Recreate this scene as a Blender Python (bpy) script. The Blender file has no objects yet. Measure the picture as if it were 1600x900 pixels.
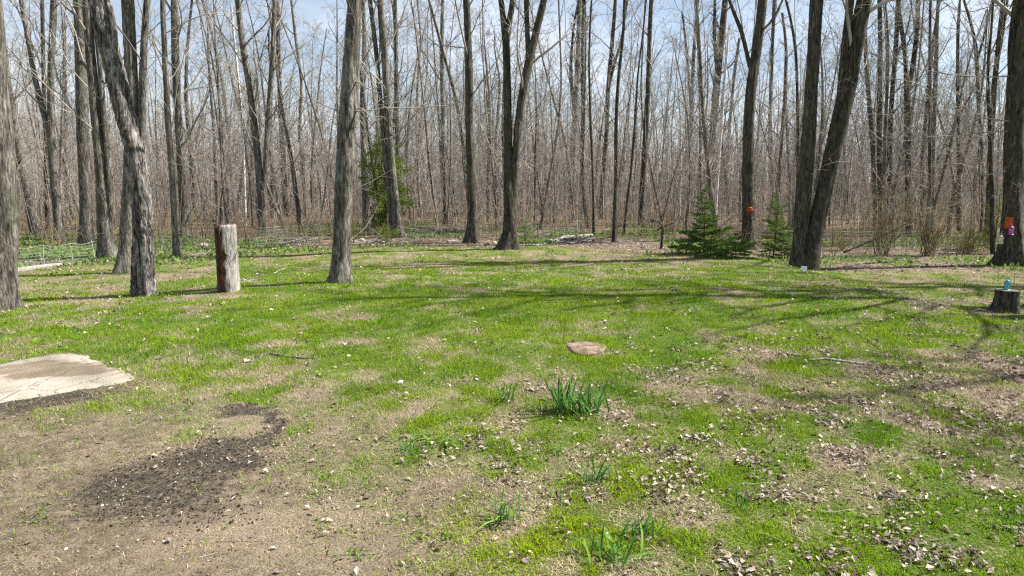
import bpy, math, random
import numpy as np
from mathutils import Vector

R = math.radians
scene = bpy.context.scene
# ------------------------------------------------------------------ camera
F, CX, CY, CH = 1067.0, 800.0, 450.0, 2.3          # focal length in photo pixels, centre, eye height
PITCH = R(8.6)
cam_d = bpy.data.cameras.new("camera")
cam = bpy.data.objects.new("camera", cam_d)
scene.collection.objects.link(cam)
cam_d.sensor_width = 36.0
cam_d.lens = 36.0 * F / 1600.0
cam_d.clip_end = 3000.0
cam.location = (0, 0, CH)
cam.rotation_euler = (R(90) - PITCH, 0, 0)
scene.camera = cam
# ------------------------------------------------------------------ sky, sun, exposure
SUN_AZ, SUN_EL = R(11), R(47)                       # azimuth from +X towards +Y
SDIR = Vector((math.cos(SUN_AZ) * math.cos(SUN_EL), math.sin(SUN_AZ) * math.cos(SUN_EL), math.sin(SUN_EL)))
world = bpy.data.worlds.new("World")
scene.world = world
world.use_nodes = True
nt = world.node_tree
nt.nodes.clear()
wo = nt.nodes.new('ShaderNodeOutputWorld')
bg = nt.nodes.new('ShaderNodeBackground')
sky = nt.nodes.new('ShaderNodeTexSky')
sky.sky_type = 'NISHITA'
sky.sun_disc = False
sky.sun_elevation = SUN_EL
sky.sun_rotation = R(90) - SUN_AZ
sky.air_density = 1.0
sky.dust_density = 0.3
tc = nt.nodes.new('ShaderNodeTexCoord')
mp = nt.nodes.new('ShaderNodeMapping')
mp.inputs['Scale'].default_value = (1.0, 1.0, 2.6)
cn = nt.nodes.new('ShaderNodeTexNoise')
cn.inputs['Scale'].default_value = 3.1
cn.inputs['Detail'].default_value = 7
cn.inputs['Roughness'].default_value = 0.58
cr = nt.nodes.new('ShaderNodeValToRGB')
cr.color_ramp.elements[0].position = 0.36
cr.color_ramp.elements[0].color = (0.18, 0.18, 0.18, 1)
cr.color_ramp.elements[1].position = 0.64
mx = nt.nodes.new('ShaderNodeMix')
mx.data_type = 'RGBA'
mx.inputs[7].default_value = (6.9, 7.5, 8.4, 1)
mf = nt.nodes.new('ShaderNodeMath'); mf.operation = 'MULTIPLY'; mf.inputs[1].default_value = 0.85
nt.links.new(tc.outputs['Generated'], mp.inputs['Vector'])
nt.links.new(mp.outputs[0], cn.inputs['Vector'])
nt.links.new(cn.outputs['Fac'], cr.inputs[0])
nt.links.new(cr.outputs[0], mf.inputs[0])
nt.links.new(mf.outputs[0], mx.inputs[0])
nt.links.new(sky.outputs[0], mx.inputs[6])
nt.links.new(mx.outputs[2], bg.inputs[0])
bg.inputs[1].default_value = 0.05
nt.links.new(bg.outputs[0], wo.inputs[0])
sun_d = bpy.data.lights.new("sun", 'SUN')
sun = bpy.data.objects.new("sun", sun_d)
scene.collection.objects.link(sun)
sun_d.energy = 5.0
sun_d.angle = R(0.53)
sun_d.color = (1.0, 0.95, 0.86)
sun.rotation_euler = SDIR.to_track_quat('Z', 'Y').to_euler()
vs = scene.view_settings
vs.view_transform = 'Standard'
vs.look = 'None'
vs.exposure = 1.5
vs.gamma = 1.0
vs.use_curve_mapping = False
scene.cycles.max_bounces = 5
scene.cycles.diffuse_bounces = 3
scene.cycles.transparent_max_bounces = 4
scene.cycles.use_denoising = False
scene.cycles.pixel_filter_type = 'BLACKMAN_HARRIS'
scene.cycles.filter_width = 1.25

# ------------------------------------------------------------------ helpers
rng = np.random.default_rng(7)
COL = scene.collection


def hash2(ix, iy, seed):
    h = (ix.astype(np.int64) * 374761393 + iy.astype(np.int64) * 668265263 + seed * 974711) & 0xFFFFFFFF
    h = ((h ^ (h >> 13)) * 1274126177) & 0xFFFFFFFF
    h = h ^ (h >> 16)
    return (h & 0xFFFFFF) / float(0xFFFFFF)


def vnoise(x, y, seed=0):
    x = np.asarray(x, float); y = np.asarray(y, float)
    ix = np.floor(x); iy = np.floor(y)
    fx = x - ix; fy = y - iy
    fx = fx * fx * (3 - 2 * fx); fy = fy * fy * (3 - 2 * fy)
    a = hash2(ix, iy, seed); b = hash2(ix + 1, iy, seed)
    c = hash2(ix, iy + 1, seed); d = hash2(ix + 1, iy + 1, seed)
    return (a * (1 - fx) + b * fx) * (1 - fy) + (c * (1 - fx) + d * fx) * fy


def fbm(x, y, scale, octv=3, seed=0):
    s = 0.0; a = 0.5; t = 0.0
    for k in range(octv):
        s = s + a * vnoise(np.asarray(x) / scale + 17.3 * k, np.asarray(y) / scale - 9.1 * k, seed + k)
        t += a; a *= 0.5; scale *= 0.5
    return s / t


def sstep(a, b, v):
    t = np.clip((np.asarray(v, float) - a) / (b - a), 0, 1)
    return t * t * (3 - 2 * t)


def terrain(x, y):
    x = np.asarray(x, float); y = np.asarray(y, float)
    z = 0.24 * np.exp(-((x - 1) / 8) ** 2 - ((y - 13) / 4.5) ** 2)
    z = z - 0.42 * sstep(7.4, 9.8, x) * sstep(9, 12, y)
    z = z + 0.05 * (fbm(x, y, 3.0, 2, 5) - 0.5) * sstep(2, 5, y)
    z = z + 0.35 * (fbm(x, y, 9.0, 3, 11) - 0.5) * sstep(24, 34, y)
    z = z + 0.045 * (fbm(x, y, 0.6, 2, 91) - 0.5) * sstep(1, 3, y) * sstep(45, 30, y)
    z = z + 4.0 * sstep(75, 230, y) * (0.5 + 0.9 * fbm(x, y, 34.0, 3, 141))
    z = z - 0.10 * sstep(-5, -9, x) * sstep(11, 15, y)
    return z


def tz(x, y):
    return float(terrain(x, y))


cp, sp = math.cos(PITCH), math.sin(PITCH)


def ray(px, py):
    a = (px - CX) / F; b = (CY - py) / F
    return np.array([a, cp + b * sp, -sp + b * cp])


TS = np.concatenate([np.arange(1, 40, 0.05), np.arange(40, 160, 0.4)])


def gpt(px, py):
    """ground point under a photo pixel (the ray's first meeting with the terrain)"""
    r = ray(px, py)
    ts = TS
    for _ in range(2):
        gap = CH + r[2] * ts - terrain(r[0] * ts, r[1] * ts)
        hit = np.nonzero(gap < 0)[0]
        if len(hit) == 0: t = 120.0; break
        k = max(1, hit[0]); t = ts[k]
        ts = np.linspace(ts[k - 1], ts[k], 60)
    return np.array([r[0] * t, r[1] * t, tz(r[0] * t, r[1] * t)])


def gdist(px, D):
    """ground point in column px at distance D"""
    x = 0.0
    for _ in range(4):
        z = tz(x, D)
        dep = D * cp + (CH - z) * sp
        x = (px - CX) / F * dep
    return np.array([x, D, tz(x, D)])


def pdep(px, py, D):
    """point on the ray of a pixel at distance D"""
    r = ray(px, py)
    t = D / r[1]
    return np.array([r[0] * t, D, CH + r[2] * t])


def project(x, y, z):
    dy, dz = np.asarray(y, float), np.asarray(z, float) - CH
    dep = dy * cp - dz * sp
    up = dy * sp + dz * cp
    dep = np.maximum(dep, 0.05)
    return CX + F * x / dep, CY - F * up / dep


def mesh_np(name, V, Q=None, T=None, smooth=True):
    me = bpy.data.meshes.new(name)
    V = np.asarray(V, np.float32).reshape(-1, 3)
    nq = 0 if Q is None else len(Q)
    ntri = 0 if T is None else len(T)
    idx = []
    if nq: idx.append(np.asarray(Q, np.int32).ravel())
    if ntri: idx.append(np.asarray(T, np.int32).ravel())
    idx = np.concatenate(idx)
    me.vertices.add(len(V)); me.vertices.foreach_set("co", V.ravel())
    me.loops.add(len(idx)); me.loops.foreach_set("vertex_index", idx)
    me.polygons.add(nq + ntri)
    st = np.concatenate([np.arange(nq) * 4, nq * 4 + np.arange(ntri) * 3]).astype(np.int32)
    me.polygons.foreach_set("loop_start", st)
    me.polygons.foreach_set("use_smooth", np.full(nq + ntri, smooth, bool))
    me.update(calc_edges=True)
    return me


def link(name, me, mat=None, parent=None, loc=None):
    o = bpy.data.objects.new(name, me)
    COL.objects.link(o)
    if mat is not None and me is not None and len(me.materials) == 0:
        me.materials.append(mat)
    if parent is not None: o.parent = parent
    if loc is not None: o.location = loc
    return o


def tag(o, label=None, cat=None, group=None, kind=None):
    if label: o["label"] = label
    if cat: o["category"] = cat
    if group: o["group"] = group
    if kind: o["kind"] = kind
    return o


def thing(name, loc, label, cat, group=None, rz=0.0):
    o = link(name, None, loc=loc)
    o.rotation_euler = (0, 0, rz)
    o.empty_display_size = 0.2
    return tag(o, label, cat, group)


class Tubes:
    """collects tapered tubes and turns them into one mesh, in batches"""
    def __init__(self):
        self.g = {}

    def add(self, P, rad, sides=4):
        P = np.asarray(P, float); rad = np.asarray(rad, float)
        self.g.setdefault((len(P), sides), []).append((P, rad))

    def arrays(self):
        Vs, Qs, off = [], [], 0
        for (n, s), lst in self.g.items():
            P = np.stack([a for a, _ in lst]); r = np.stack([b for _, b in lst])
            T = np.empty_like(P)
            T[:, 1:-1] = P[:, 2:] - P[:, :-2]; T[:, 0] = P[:, 1] - P[:, 0]; T[:, -1] = P[:, -1] - P[:, -2]
            T /= np.linalg.norm(T, axis=2, keepdims=True) + 1e-9
            mean = P[:, -1] - P[:, 0]
            ref = np.where(np.abs(mean[:, 2:3]) > 0.7 * np.linalg.norm(mean, axis=1, keepdims=True), np.array([[1., 0, 0]]), np.array([[0, 0, 1.]]))
            N = np.cross(T, ref[:, None, :]); N /= np.linalg.norm(N, axis=2, keepdims=True) + 1e-9
            B = np.cross(T, N)
            a = np.arange(s) * 2 * np.pi / s
            ring = P[:, :, None] + r[:, :, None, None] * (N[:, :, None] * np.cos(a)[None, None, :, None] + B[:, :, None] * np.sin(a)[None, None, :, None])
            m = len(lst)
            Vs.append(ring.reshape(-1, 3))
            i = np.arange(n - 1)[:, None]; j = np.arange(s)[None]
            q = np.stack([i * s + j, i * s + (j + 1) % s, (i + 1) * s + (j + 1) % s, (i + 1) * s + j], -1).reshape(-1, 4)
            q = q[:, ::-1]
            Qs.append((q[None] + (np.arange(m) * n * s)[:, None, None] + off).reshape(-1, 4))
            off += m * n * s
        return np.concatenate(Vs), np.concatenate(Qs)

    def mesh(self, name):
        V, Q = self.arrays()
        return mesh_np(name, V, Q)


def unit(v):
    return v / (math.sqrt(v[0] * v[0] + v[1] * v[1] + v[2] * v[2]) + 1e-9)


def perp_dir(t, ang, az):
    """direction at angle ang from t, azimuth az about it"""
    x, y, z = t
    if abs(z) > 0.7: nx, ny, nz = 0.0, z, -y          # t x X
    else: nx, ny, nz = y, -x, 0.0                      # t x Z
    l = math.sqrt(nx * nx + ny * ny + nz * nz) + 1e-9
    nx /= l; ny /= l; nz /= l
    bx, by, bz = y * nz - z * ny, z * nx - x * nz, x * ny - y * nx
    c, s = math.cos(ang), math.sin(ang); ca, sa = s * math.cos(az), s * math.sin(az)
    return np.array([c * x + ca * nx + sa * bx, c * y + ca * ny + sa * by, c * z + ca * nz + sa * bz])


def wander(p0, d0, L, n, rg, wob=0.12, up=0.0):
    x, y, z = (float(v) for v in p0); dx, dy, dz = (float(v) for v in d0)
    l = math.sqrt(dx * dx + dy * dy + dz * dz) + 1e-9
    dx /= l; dy /= l; dz /= l; st = L / (n - 1)
    W = (rg.standard_normal(3 * (n - 1)) * wob).tolist(); P = [(x, y, z)]
    for k in range(n - 1):
        dx += W[3 * k]; dy += W[3 * k + 1]; dz += W[3 * k + 2] + up
        l = math.sqrt(dx * dx + dy * dy + dz * dz) + 1e-9
        dx /= l; dy /= l; dz /= l
        x += dx * st; y += dy * st; z += dz * st; P.append((x, y, z))
    return np.array(P)


def along(P, t):
    f = t * (len(P) - 1); i = min(int(f), len(P) - 2); u = f - i
    return P[i] * (1 - u) + P[i + 1] * u, unit(P[i + 1] - P[i])


MINR = 0.0032
# spec of a crown by level: (children, angle range, length factor, points, sides, wobble, upward pull)
def sprout(tb, P, rad, L, rg, lev, spec, t0=0.2):
    n, a0, a1, lf, npts, sides, wob, up = spec[lev]
    k = max(1, int(round(n * rg.uniform(0.75, 1.25))))
    az = rg.uniform(0, 6.28)
    for c in range(k):
        t = t0 + (1 - t0) * (c + rg.uniform(0.1, 0.9)) / k
        p, d = along(P, min(t, 0.99))
        az += 2.4 + rg.uniform(-0.5, 0.5)
        dd = perp_dir(d, rg.uniform(a0, a1), az)
        ln = L * lf * (1.15 - 0.75 * t) * rg.uniform(0.65, 1.25)
        rr = np.interp(t * (len(rad) - 1), np.arange(len(rad)), rad) * rg.uniform(0.4, 0.65)
        if lev == 0 and len(spec) > 2: rr *= 0.35 + 0.65 * t
        rr = max(rr, MINR)
        Q = wander(p, dd, ln, npts, rg, wob, up)
        qr = np.linspace(rr, max(rr * 0.3, MINR * 0.75), npts)
        tb.add(Q, qr, sides)
        if lev + 1 < len(spec):
            sprout(tb, Q, qr, ln, rg, lev + 1, spec, 0.15)


# ------------------------------------------------------------------ materials
def new_mat(name):
    m = bpy.data.materials.new(name)
    m.use_nodes = True
    return m, m.node_tree, m.node_tree.nodes['Principled BSDF']


def ramp(nt, stops, interp='LINEAR'):
    n = nt.nodes.new('ShaderNodeValToRGB')
    cr = n.color_ramp
    cr.interpolation = interp
    while len(cr.elements) < len(stops): cr.elements.new(0.5)
    for e, (p, c) in zip(cr.elements, stops):
        e.position = p
        e.color = (*c, 1) if len(c) == 3 else c
    return n


def noise(nt, vec, scale, detail=4, rough=0.55, dist=0.0):
    n = nt.nodes.new('ShaderNodeTexNoise')
    n.inputs['Scale'].default_value = scale
    n.inputs['Detail'].default_value = detail
    n.inputs['Roughness'].default_value = rough
    n.inputs['Distortion'].default_value = dist
    if vec is not None: nt.links.new(vec, n.inputs['Vector'])
    return n


def mixc(nt, fac, a, b, mode='MIX'):
    n = nt.nodes.new('ShaderNodeMix'); n.data_type = 'RGBA'; n.blend_type = mode
    for s, v in ((0, fac), (6, a), (7, b)):
        if hasattr(v, 'links') or hasattr(v, 'is_linked'): nt.links.new(v, n.inputs[s])
        elif isinstance(v, (int, float)): n.inputs[s].default_value = v
        else: n.inputs[s].default_value = (*v, 1)
    return n.outputs[2]


def mathn(nt, op, a, b=None):
    n = nt.nodes.new('ShaderNodeMath'); n.operation = op
    for s, v in ((0, a), (1, b)):
        if v is None: continue
        if hasattr(v, 'is_linked'): nt.links.new(v, n.inputs[s])
        else: n.inputs[s].default_value = v
    return n.outputs[0]


def bark_mat(name, dark, mid, light, moss=None, mossamt=0.5, scale=11.0, stretch=0.17, bump=0.9, vary=0.35):
    m, t, b = new_mat(name)
    tc = t.nodes.new('ShaderNodeTexCoord')
    mp = t.nodes.new('ShaderNodeMapping')
    mp.inputs['Scale'].default_value = (1, 1, stretch)
    t.links.new(tc.outputs['Object'], mp.inputs['Vector'])
    n1 = noise(t, mp.outputs[0], scale, 8, 0.72, 1.1)
    n2 = noise(t, mp.outputs[0], scale * 3.1, 5, 0.6, 0.2)
    n3 = noise(t, tc.outputs['Object'], 1.3, 4, 0.6)
    h = mathn(t, 'ADD', mathn(t, 'MULTIPLY', n1.outputs['Fac'], 0.65), mathn(t, 'MULTIPLY', n2.outputs['Fac'], 0.35))
    r = ramp(t, [(0.41, dark), (0.50, mid), (0.61, light)])
    t.links.new(h, r.inputs[0])
    c = r.outputs[0]
    if moss:
        rm = ramp(t, [(0.48, (0, 0, 0)), (0.66, (mossamt,) * 3)])
        t.links.new(n3.outputs['Fac'], rm.inputs[0])
        c = mixc(t, rm.outputs[0], c, moss)
    oi = t.nodes.new('ShaderNodeObjectInfo')
    v = mathn(t, 'ADD', mathn(t, 'MULTIPLY', oi.outputs['Random'], vary), 1 - vary / 2)
    hs = t.nodes.new('ShaderNodeHueSaturation')
    t.links.new(v, hs.inputs['Value']); t.links.new(c, hs.inputs['Color'])
    t.links.new(hs.outputs[0], b.inputs['Base Color'])
    b.inputs['Roughness'].default_value = 0.9
    b.inputs['Specular IOR Level'].default_value = 0.15
    bp = t.nodes.new('ShaderNodeBump')
    bp.inputs['Strength'].default_value = bump
    bp.inputs['Distance'].default_value = 0.10
    t.links.new(h, bp.inputs['Height'])
    t.links.new(bp.outputs[0], b.inputs['Normal'])
    return m


def plain_mat(name, c1, c2, scale=6.0, rough=0.85, bump=0.0, spec=0.2, vary=0.0, metallic=0.0):
    m, t, b = new_mat(name)
    tc = t.nodes.new('ShaderNodeTexCoord')
    n = noise(t, tc.outputs['Object'], scale, 5, 0.6)
    r = ramp(t, [(0.35, c1), (0.65, c2)])
    t.links.new(n.outputs['Fac'], r.inputs[0])
    c = r.outputs[0]
    if vary:
        oi = t.nodes.new('ShaderNodeObjectInfo')
        v = mathn(t, 'ADD', mathn(t, 'MULTIPLY', oi.outputs['Random'], vary), 1 - vary / 2)
        hs = t.nodes.new('ShaderNodeHueSaturation')
        t.links.new(v, hs.inputs['Value']); t.links.new(c, hs.inputs['Color'])
        c = hs.outputs[0]
    t.links.new(c, b.inputs['Base Color'])
    b.inputs['Roughness'].default_value = rough
    b.inputs['Specular IOR Level'].default_value = spec
    b.inputs['Metallic'].default_value = metallic
    if bump:
        bp = t.nodes.new('ShaderNodeBump')
        bp.inputs['Strength'].default_value = bump
        bp.inputs['Distance'].default_value = 0.03
        n2 = noise(t, tc.outputs['Object'], scale * 4, 5, 0.6)
        t.links.new(n2.outputs['Fac'], bp.inputs['Height'])
        t.links.new(bp.outputs[0], b.inputs['Normal'])
    return m


def leaf_mat(name, transl=0.35):
    """colour from the mesh's own 'col' attribute, thin and a little translucent"""
    m = bpy.data.materials.new(name); m.use_nodes = True
    t = m.node_tree; t.nodes.clear()
    out = t.nodes.new('ShaderNodeOutputMaterial')
    at = t.nodes.new('ShaderNodeAttribute'); at.attribute_name = 'col'
    d = t.nodes.new('ShaderNodeBsdfDiffuse')
    tr = t.nodes.new('ShaderNodeBsdfTranslucent')
    mx = t.nodes.new('ShaderNodeMixShader'); mx.inputs[0].default_value = transl
    t.links.new(at.outputs['Color'], d.inputs[0]); t.links.new(at.outputs['Color'], tr.inputs[0])
    t.links.new(d.outputs[0], mx.inputs[1]); t.links.new(tr.outputs[0], mx.inputs[2])
    t.links.new(mx.outputs[0], out.inputs[0])
    return m


def setcol(me, C):
    C = np.asarray(C, np.float32)
    a = me.attributes.new('col', 'FLOAT_COLOR', 'POINT')
    a.data.foreach_set('color', np.concatenate([C, np.ones((len(C), 1), np.float32)], 1).ravel())


M_GREY = bark_mat("bark_grey", (0.024, 0.021, 0.018), (0.110, 0.100, 0.086), (0.29, 0.272, 0.24), (0.085, 0.092, 0.055), 0.45)
M_DARK = bark_mat("bark_brown_grey", (0.014, 0.012, 0.010), (0.056, 0.049, 0.040), (0.155, 0.140, 0.118), (0.06, 0.066, 0.032), 0.6)
M_BARKBG = bark_mat("bark_woods", (0.034, 0.030, 0.025), (0.115, 0.103, 0.088), (0.27, 0.25, 0.222), (0.12, 0.12, 0.07), 0.3, scale=7, bump=0.4, vary=0.6)
M_SNAG = bark_mat("bark_weathered", (0.014, 0.012, 0.011), (0.115, 0.105, 0.096), (0.42, 0.40, 0.375), None, 0, scale=9, stretch=0.2, bump=1.0)
M_PALE = bark_mat("bark_pale_dead", (0.09, 0.08, 0.068), (0.30, 0.285, 0.26), (0.50, 0.48, 0.45), None, 0, scale=13, stretch=0.12, bump=0.7)
M_LOG = bark_mat("bark_pale_log", (0.12, 0.105, 0.09), (0.30, 0.28, 0.25), (0.48, 0.455, 0.42), None, 0, scale=9, stretch=1.0, bump=0.8)
M_BIRCH = bark_mat("bark_birch", (0.30, 0.28, 0.25), (0.60, 0.58, 0.55), (0.75, 0.73, 0.70), None, 0, scale=5, stretch=2.0, bump=0.1)
M_TWIG = plain_mat("twig_bark", (0.135, 0.122, 0.106), (0.37, 0.345, 0.31), 0.7, 0.9, vary=0.4)
M_BRUSH = plain_mat("brush_stems", (0.14, 0.118, 0.098), (0.36, 0.315, 0.275), 0.35, 0.9)
M_WEED = plain_mat("dry_weed", (0.125, 0.088, 0.052), (0.30, 0.235, 0.145), 0.5, 0.9)
M_ROT = plain_mat("rotten_wood", (0.035, 0.015, 0.009), (0.17, 0.065, 0.032), 7, 0.95, 0.8)
M_CHAR = plain_mat("dark_wood", (0.02, 0.016, 0.013), (0.09, 0.065, 0.05), 10, 0.95, 0.8)
M_ROCK = plain_mat("field_stone", (0.20, 0.18, 0.16), (0.42, 0.39, 0.36), 7, 0.9, 0.5, vary=0.4)
M_LEAF = leaf_mat("dead_leaf", 0.2)
M_GRASS = leaf_mat("grass_blade", 0.38)
M_GREEN = leaf_mat("green_leaf", 0.30)
M_WIRE = plain_mat("fence_wire", (0.07, 0.17, 0.12), (0.18, 0.30, 0.24), 3, 0.5, 0, 0.4)
M_ROPE = plain_mat("pale_rail", (0.22, 0.215, 0.20), (0.36, 0.35, 0.33), 5, 0.7)
M_POST = plain_mat("fence_post_steel", (0.05, 0.05, 0.045), (0.12, 0.12, 0.10), 8, 0.7)

# ------------------------------------------------------------------ ground cover maps (over the lawn's own plan)
GX = np.arange(0, 1601, 200.0)
GY = np.array([400, 440, 480, 520, 560, 600, 650, 700, 750, 800, 850, 900.0])
GREEN = np.array([
    [.50, .40, .45, .50, .40, .30, .55, .50, .40], [.45, .45, .65, .60, .62, .70, .75, .50, .40],
    [.50, .60, .78, .88, .82, .80, .80, .75, .50], [.90, .80, .80, .85, .88, .85, .72, .62, .65],
    [.60, .65, .66, .70, .78, .68, .50, .48, .60], [.25, .28, .46, .52, .54, .44, .34, .40, .50],
    [.20, .20, .30, .38, .48, .40, .34, .34, .46], [.15, .12, .20, .33, .50, .47, .40, .42, .56],
    [.12, .05, .08, .30, .56, .62, .62, .66, .80], [.12, .05, .05, .22, .52, .62, .60, .72, .88],
    [.10, .05, .05, .15, .46, .58, .62, .80, .88], [.10, .05, .05, .12, .42, .58, .60, .76, .85]])
SOIL = np.array([
    [.10, .30, .10, .00, .00, .40, .10, .10, .10], [.30, .30, .10, .10, .00, .05, .00, .10, .20],
    [.25, .20, .05, .00, .00, .00, .00, .05, .30], [.00, .05, .00, .00, .00, .00, .00, .00, .05],
    [.10, .10, .05, .00, .00, .00, .00, .00, .00], [.70, .55, .15, .05, .00, .00, .00, .00, .00],
    [.80, .75, .45, .15, .00, .00, .00, .00, .00], [.80, .90, .75, .30, .05, .00, .00, .00, .00],
    [.85, .98, .95, .45, .05, .00, .00, .00, .00], [.85, 1.0, 1.0, .60, .10, .00, .00, .00, .00],
    [.90, 1.0, 1.0, .75, .15, .05, .00, .00, .00], [.90, 1.0, 1.0, .85, .20, .05, .00, .00, .00]])
LEAFM = np.array([
    [.40, .30, .20, .20, .25, .50, .20, .30, .50], [.35, .30, .15, .15, .15, .15, .15, .30, .40],
    [.30, .20, .10, .08, .10, .12, .20, .30, .45], [.10, .10, .08, .08, .10, .20, .40, .50, .60],
    [.08, .08, .08, .10, .12, .30, .60, .70, .65], [.06, .06, .10, .15, .20, .45, .80, .85, .75],
    [.05, .05, .10, .18, .25, .50, .75, .90, .80], [.05, .05, .08, .15, .25, .45, .65, .85, .65],
    [.05, .05, .06, .12, .22, .40, .55, .60, .40], [.05, .05, .06, .10, .20, .35, .50, .45, .30],
    [.05, .05, .05, .08, .18, .30, .45, .40, .25], [.05, .05, .05, .08, .15, .30, .45, .40, .25]])


def bil(M, px, py):
    fx = np.clip(np.asarray(px) / 200.0, 0, len(GX) - 1.001)
    fy = np.interp(py, GY, np.arange(len(GY)))
    fy = np.clip(fy, 0, len(GY) - 1.001)
    ix = fx.astype(int); iy = fy.astype(int); u = fx - ix; v = fy - iy
    return (M[iy, ix] * (1 - u) + M[iy, ix + 1] * u) * (1 - v) + (M[iy + 1, ix] * (1 - u) + M[iy + 1, ix + 1] * u) * v


def edge_y(x):
    """distance at which the lawn gives way to the woods"""
    return np.interp(x, [-30, -16, -10.5, -8.5, -6, 1, 5, 8.5, 10, 14, 20], [19.5, 19.5, 20, 23, 25, 25.5, 23.2, 22.0, 21.0, 21.0, 20.0])


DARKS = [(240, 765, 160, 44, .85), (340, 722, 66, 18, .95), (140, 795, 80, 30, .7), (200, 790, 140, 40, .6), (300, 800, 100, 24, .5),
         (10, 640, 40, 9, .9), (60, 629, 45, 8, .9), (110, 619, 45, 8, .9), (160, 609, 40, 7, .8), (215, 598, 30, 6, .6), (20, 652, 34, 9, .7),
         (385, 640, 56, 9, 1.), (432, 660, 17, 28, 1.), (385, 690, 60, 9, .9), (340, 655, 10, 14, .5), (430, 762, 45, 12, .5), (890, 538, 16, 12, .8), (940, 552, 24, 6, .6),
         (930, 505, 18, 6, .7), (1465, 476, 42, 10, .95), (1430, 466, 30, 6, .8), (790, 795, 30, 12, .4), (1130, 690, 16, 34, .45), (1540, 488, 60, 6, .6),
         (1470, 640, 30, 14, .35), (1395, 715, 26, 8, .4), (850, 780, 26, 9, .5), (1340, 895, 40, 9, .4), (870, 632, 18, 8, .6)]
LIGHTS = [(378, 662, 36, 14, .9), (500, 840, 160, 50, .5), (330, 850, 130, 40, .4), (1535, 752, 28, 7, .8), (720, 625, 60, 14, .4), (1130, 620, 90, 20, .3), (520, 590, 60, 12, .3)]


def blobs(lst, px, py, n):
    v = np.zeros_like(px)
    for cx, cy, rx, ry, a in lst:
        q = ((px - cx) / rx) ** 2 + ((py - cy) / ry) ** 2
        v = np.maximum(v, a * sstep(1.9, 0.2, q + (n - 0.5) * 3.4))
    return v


def cover(x, y):
    """green, leaf, soil, dark, light, woods at ground positions"""
    z = terrain(x, y)
    px, py = project(x, y, z)
    w = (fbm(x, y, 1.6, 3, 31) - 0.5)
    n = fbm(x, y, 0.7, 3, 41)
    woods = sstep(-0.5, 0.9, y - edge_y(x) + 2.4 * w)
    jx = px + 160 * w; jy = np.clip(py + (py - 290) * 0.25 * (n - 0.5), 400, 900)
    g = bil(GREEN, jx, jy); l = bil(LEAFM, jx, jy); s = bil(SOIL, jx, jy)
    patch = fbm(x, y, 0.55, 3, 51)
    big = fbm(x, y, 2.2, 2, 57)
    g = np.clip(g + 1.9 * (patch - 0.5) * np.clip(g * 2.5, 0, 1) + 0.7 * (big - 0.5) * g, 0, 1)
    s = np.clip(s + 1.2 * (n - 0.5) * (s > 0.02), 0, 1)
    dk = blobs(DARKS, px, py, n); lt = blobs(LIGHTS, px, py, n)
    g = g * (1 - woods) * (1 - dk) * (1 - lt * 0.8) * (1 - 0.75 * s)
    gw = sstep(0.47, 0.60, fbm(x, y, 3.5, 2, 71) + 0.16 * sstep(-7, -9, x) * sstep(30, 26, y)) * woods * sstep(48, 32, y)
    l = l * (1 - 0.7 * s)
    l = np.clip(np.maximum(l * (0.45 + 1.1 * fbm(x, y, 0.9, 3, 61)), woods), 0, 1)
    return g, l, s * (1 - woods), dk, lt, woods, gw


# ground sheet
def axis(a, b, st, far, grow=1.25):
    v = list(np.arange(a, b + 1e-6, st))
    d = st
    while v[-1] < far:
        d *= grow; v.append(v[-1] + d)
    return v


xs = np.array(axis(0, 19, 0.17, 700)); xs = np.concatenate([-xs[:0:-1], xs])
ys = np.array(axis(-2, 30, 0.15, 900, 1.15)); ys = np.concatenate([[-300, -80, -20, -6], ys])
XX, YY = np.meshgrid(xs, ys)
ZZ = terrain(XX, YY)
g_, l_, s_, d_, lt_, w_, gw_ = cover(XX.ravel(), YY.ravel())
nx, ny = len(xs), len(ys)
i = np.arange(ny - 1)[:, None]; j = np.arange(nx - 1)[None]
Q = np.stack([i * nx + j, i * nx + j + 1, (i + 1) * nx + j + 1, (i + 1) * nx + j], -1).reshape(-1, 4)
gme = mesh_np("ground", np.stack([XX, YY, ZZ], -1).reshape(-1, 3), Q)
for nm, arr in (('green', np.maximum(g_, gw_ * 0.6)), ('leaf', l_), ('soil', s_), ('dark', d_), ('light', lt_), ('woods', w_)):
    a = gme.attributes.new(nm, 'FLOAT', 'POINT'); a.data.foreach_set('value', arr.astype(np.float32))


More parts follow.
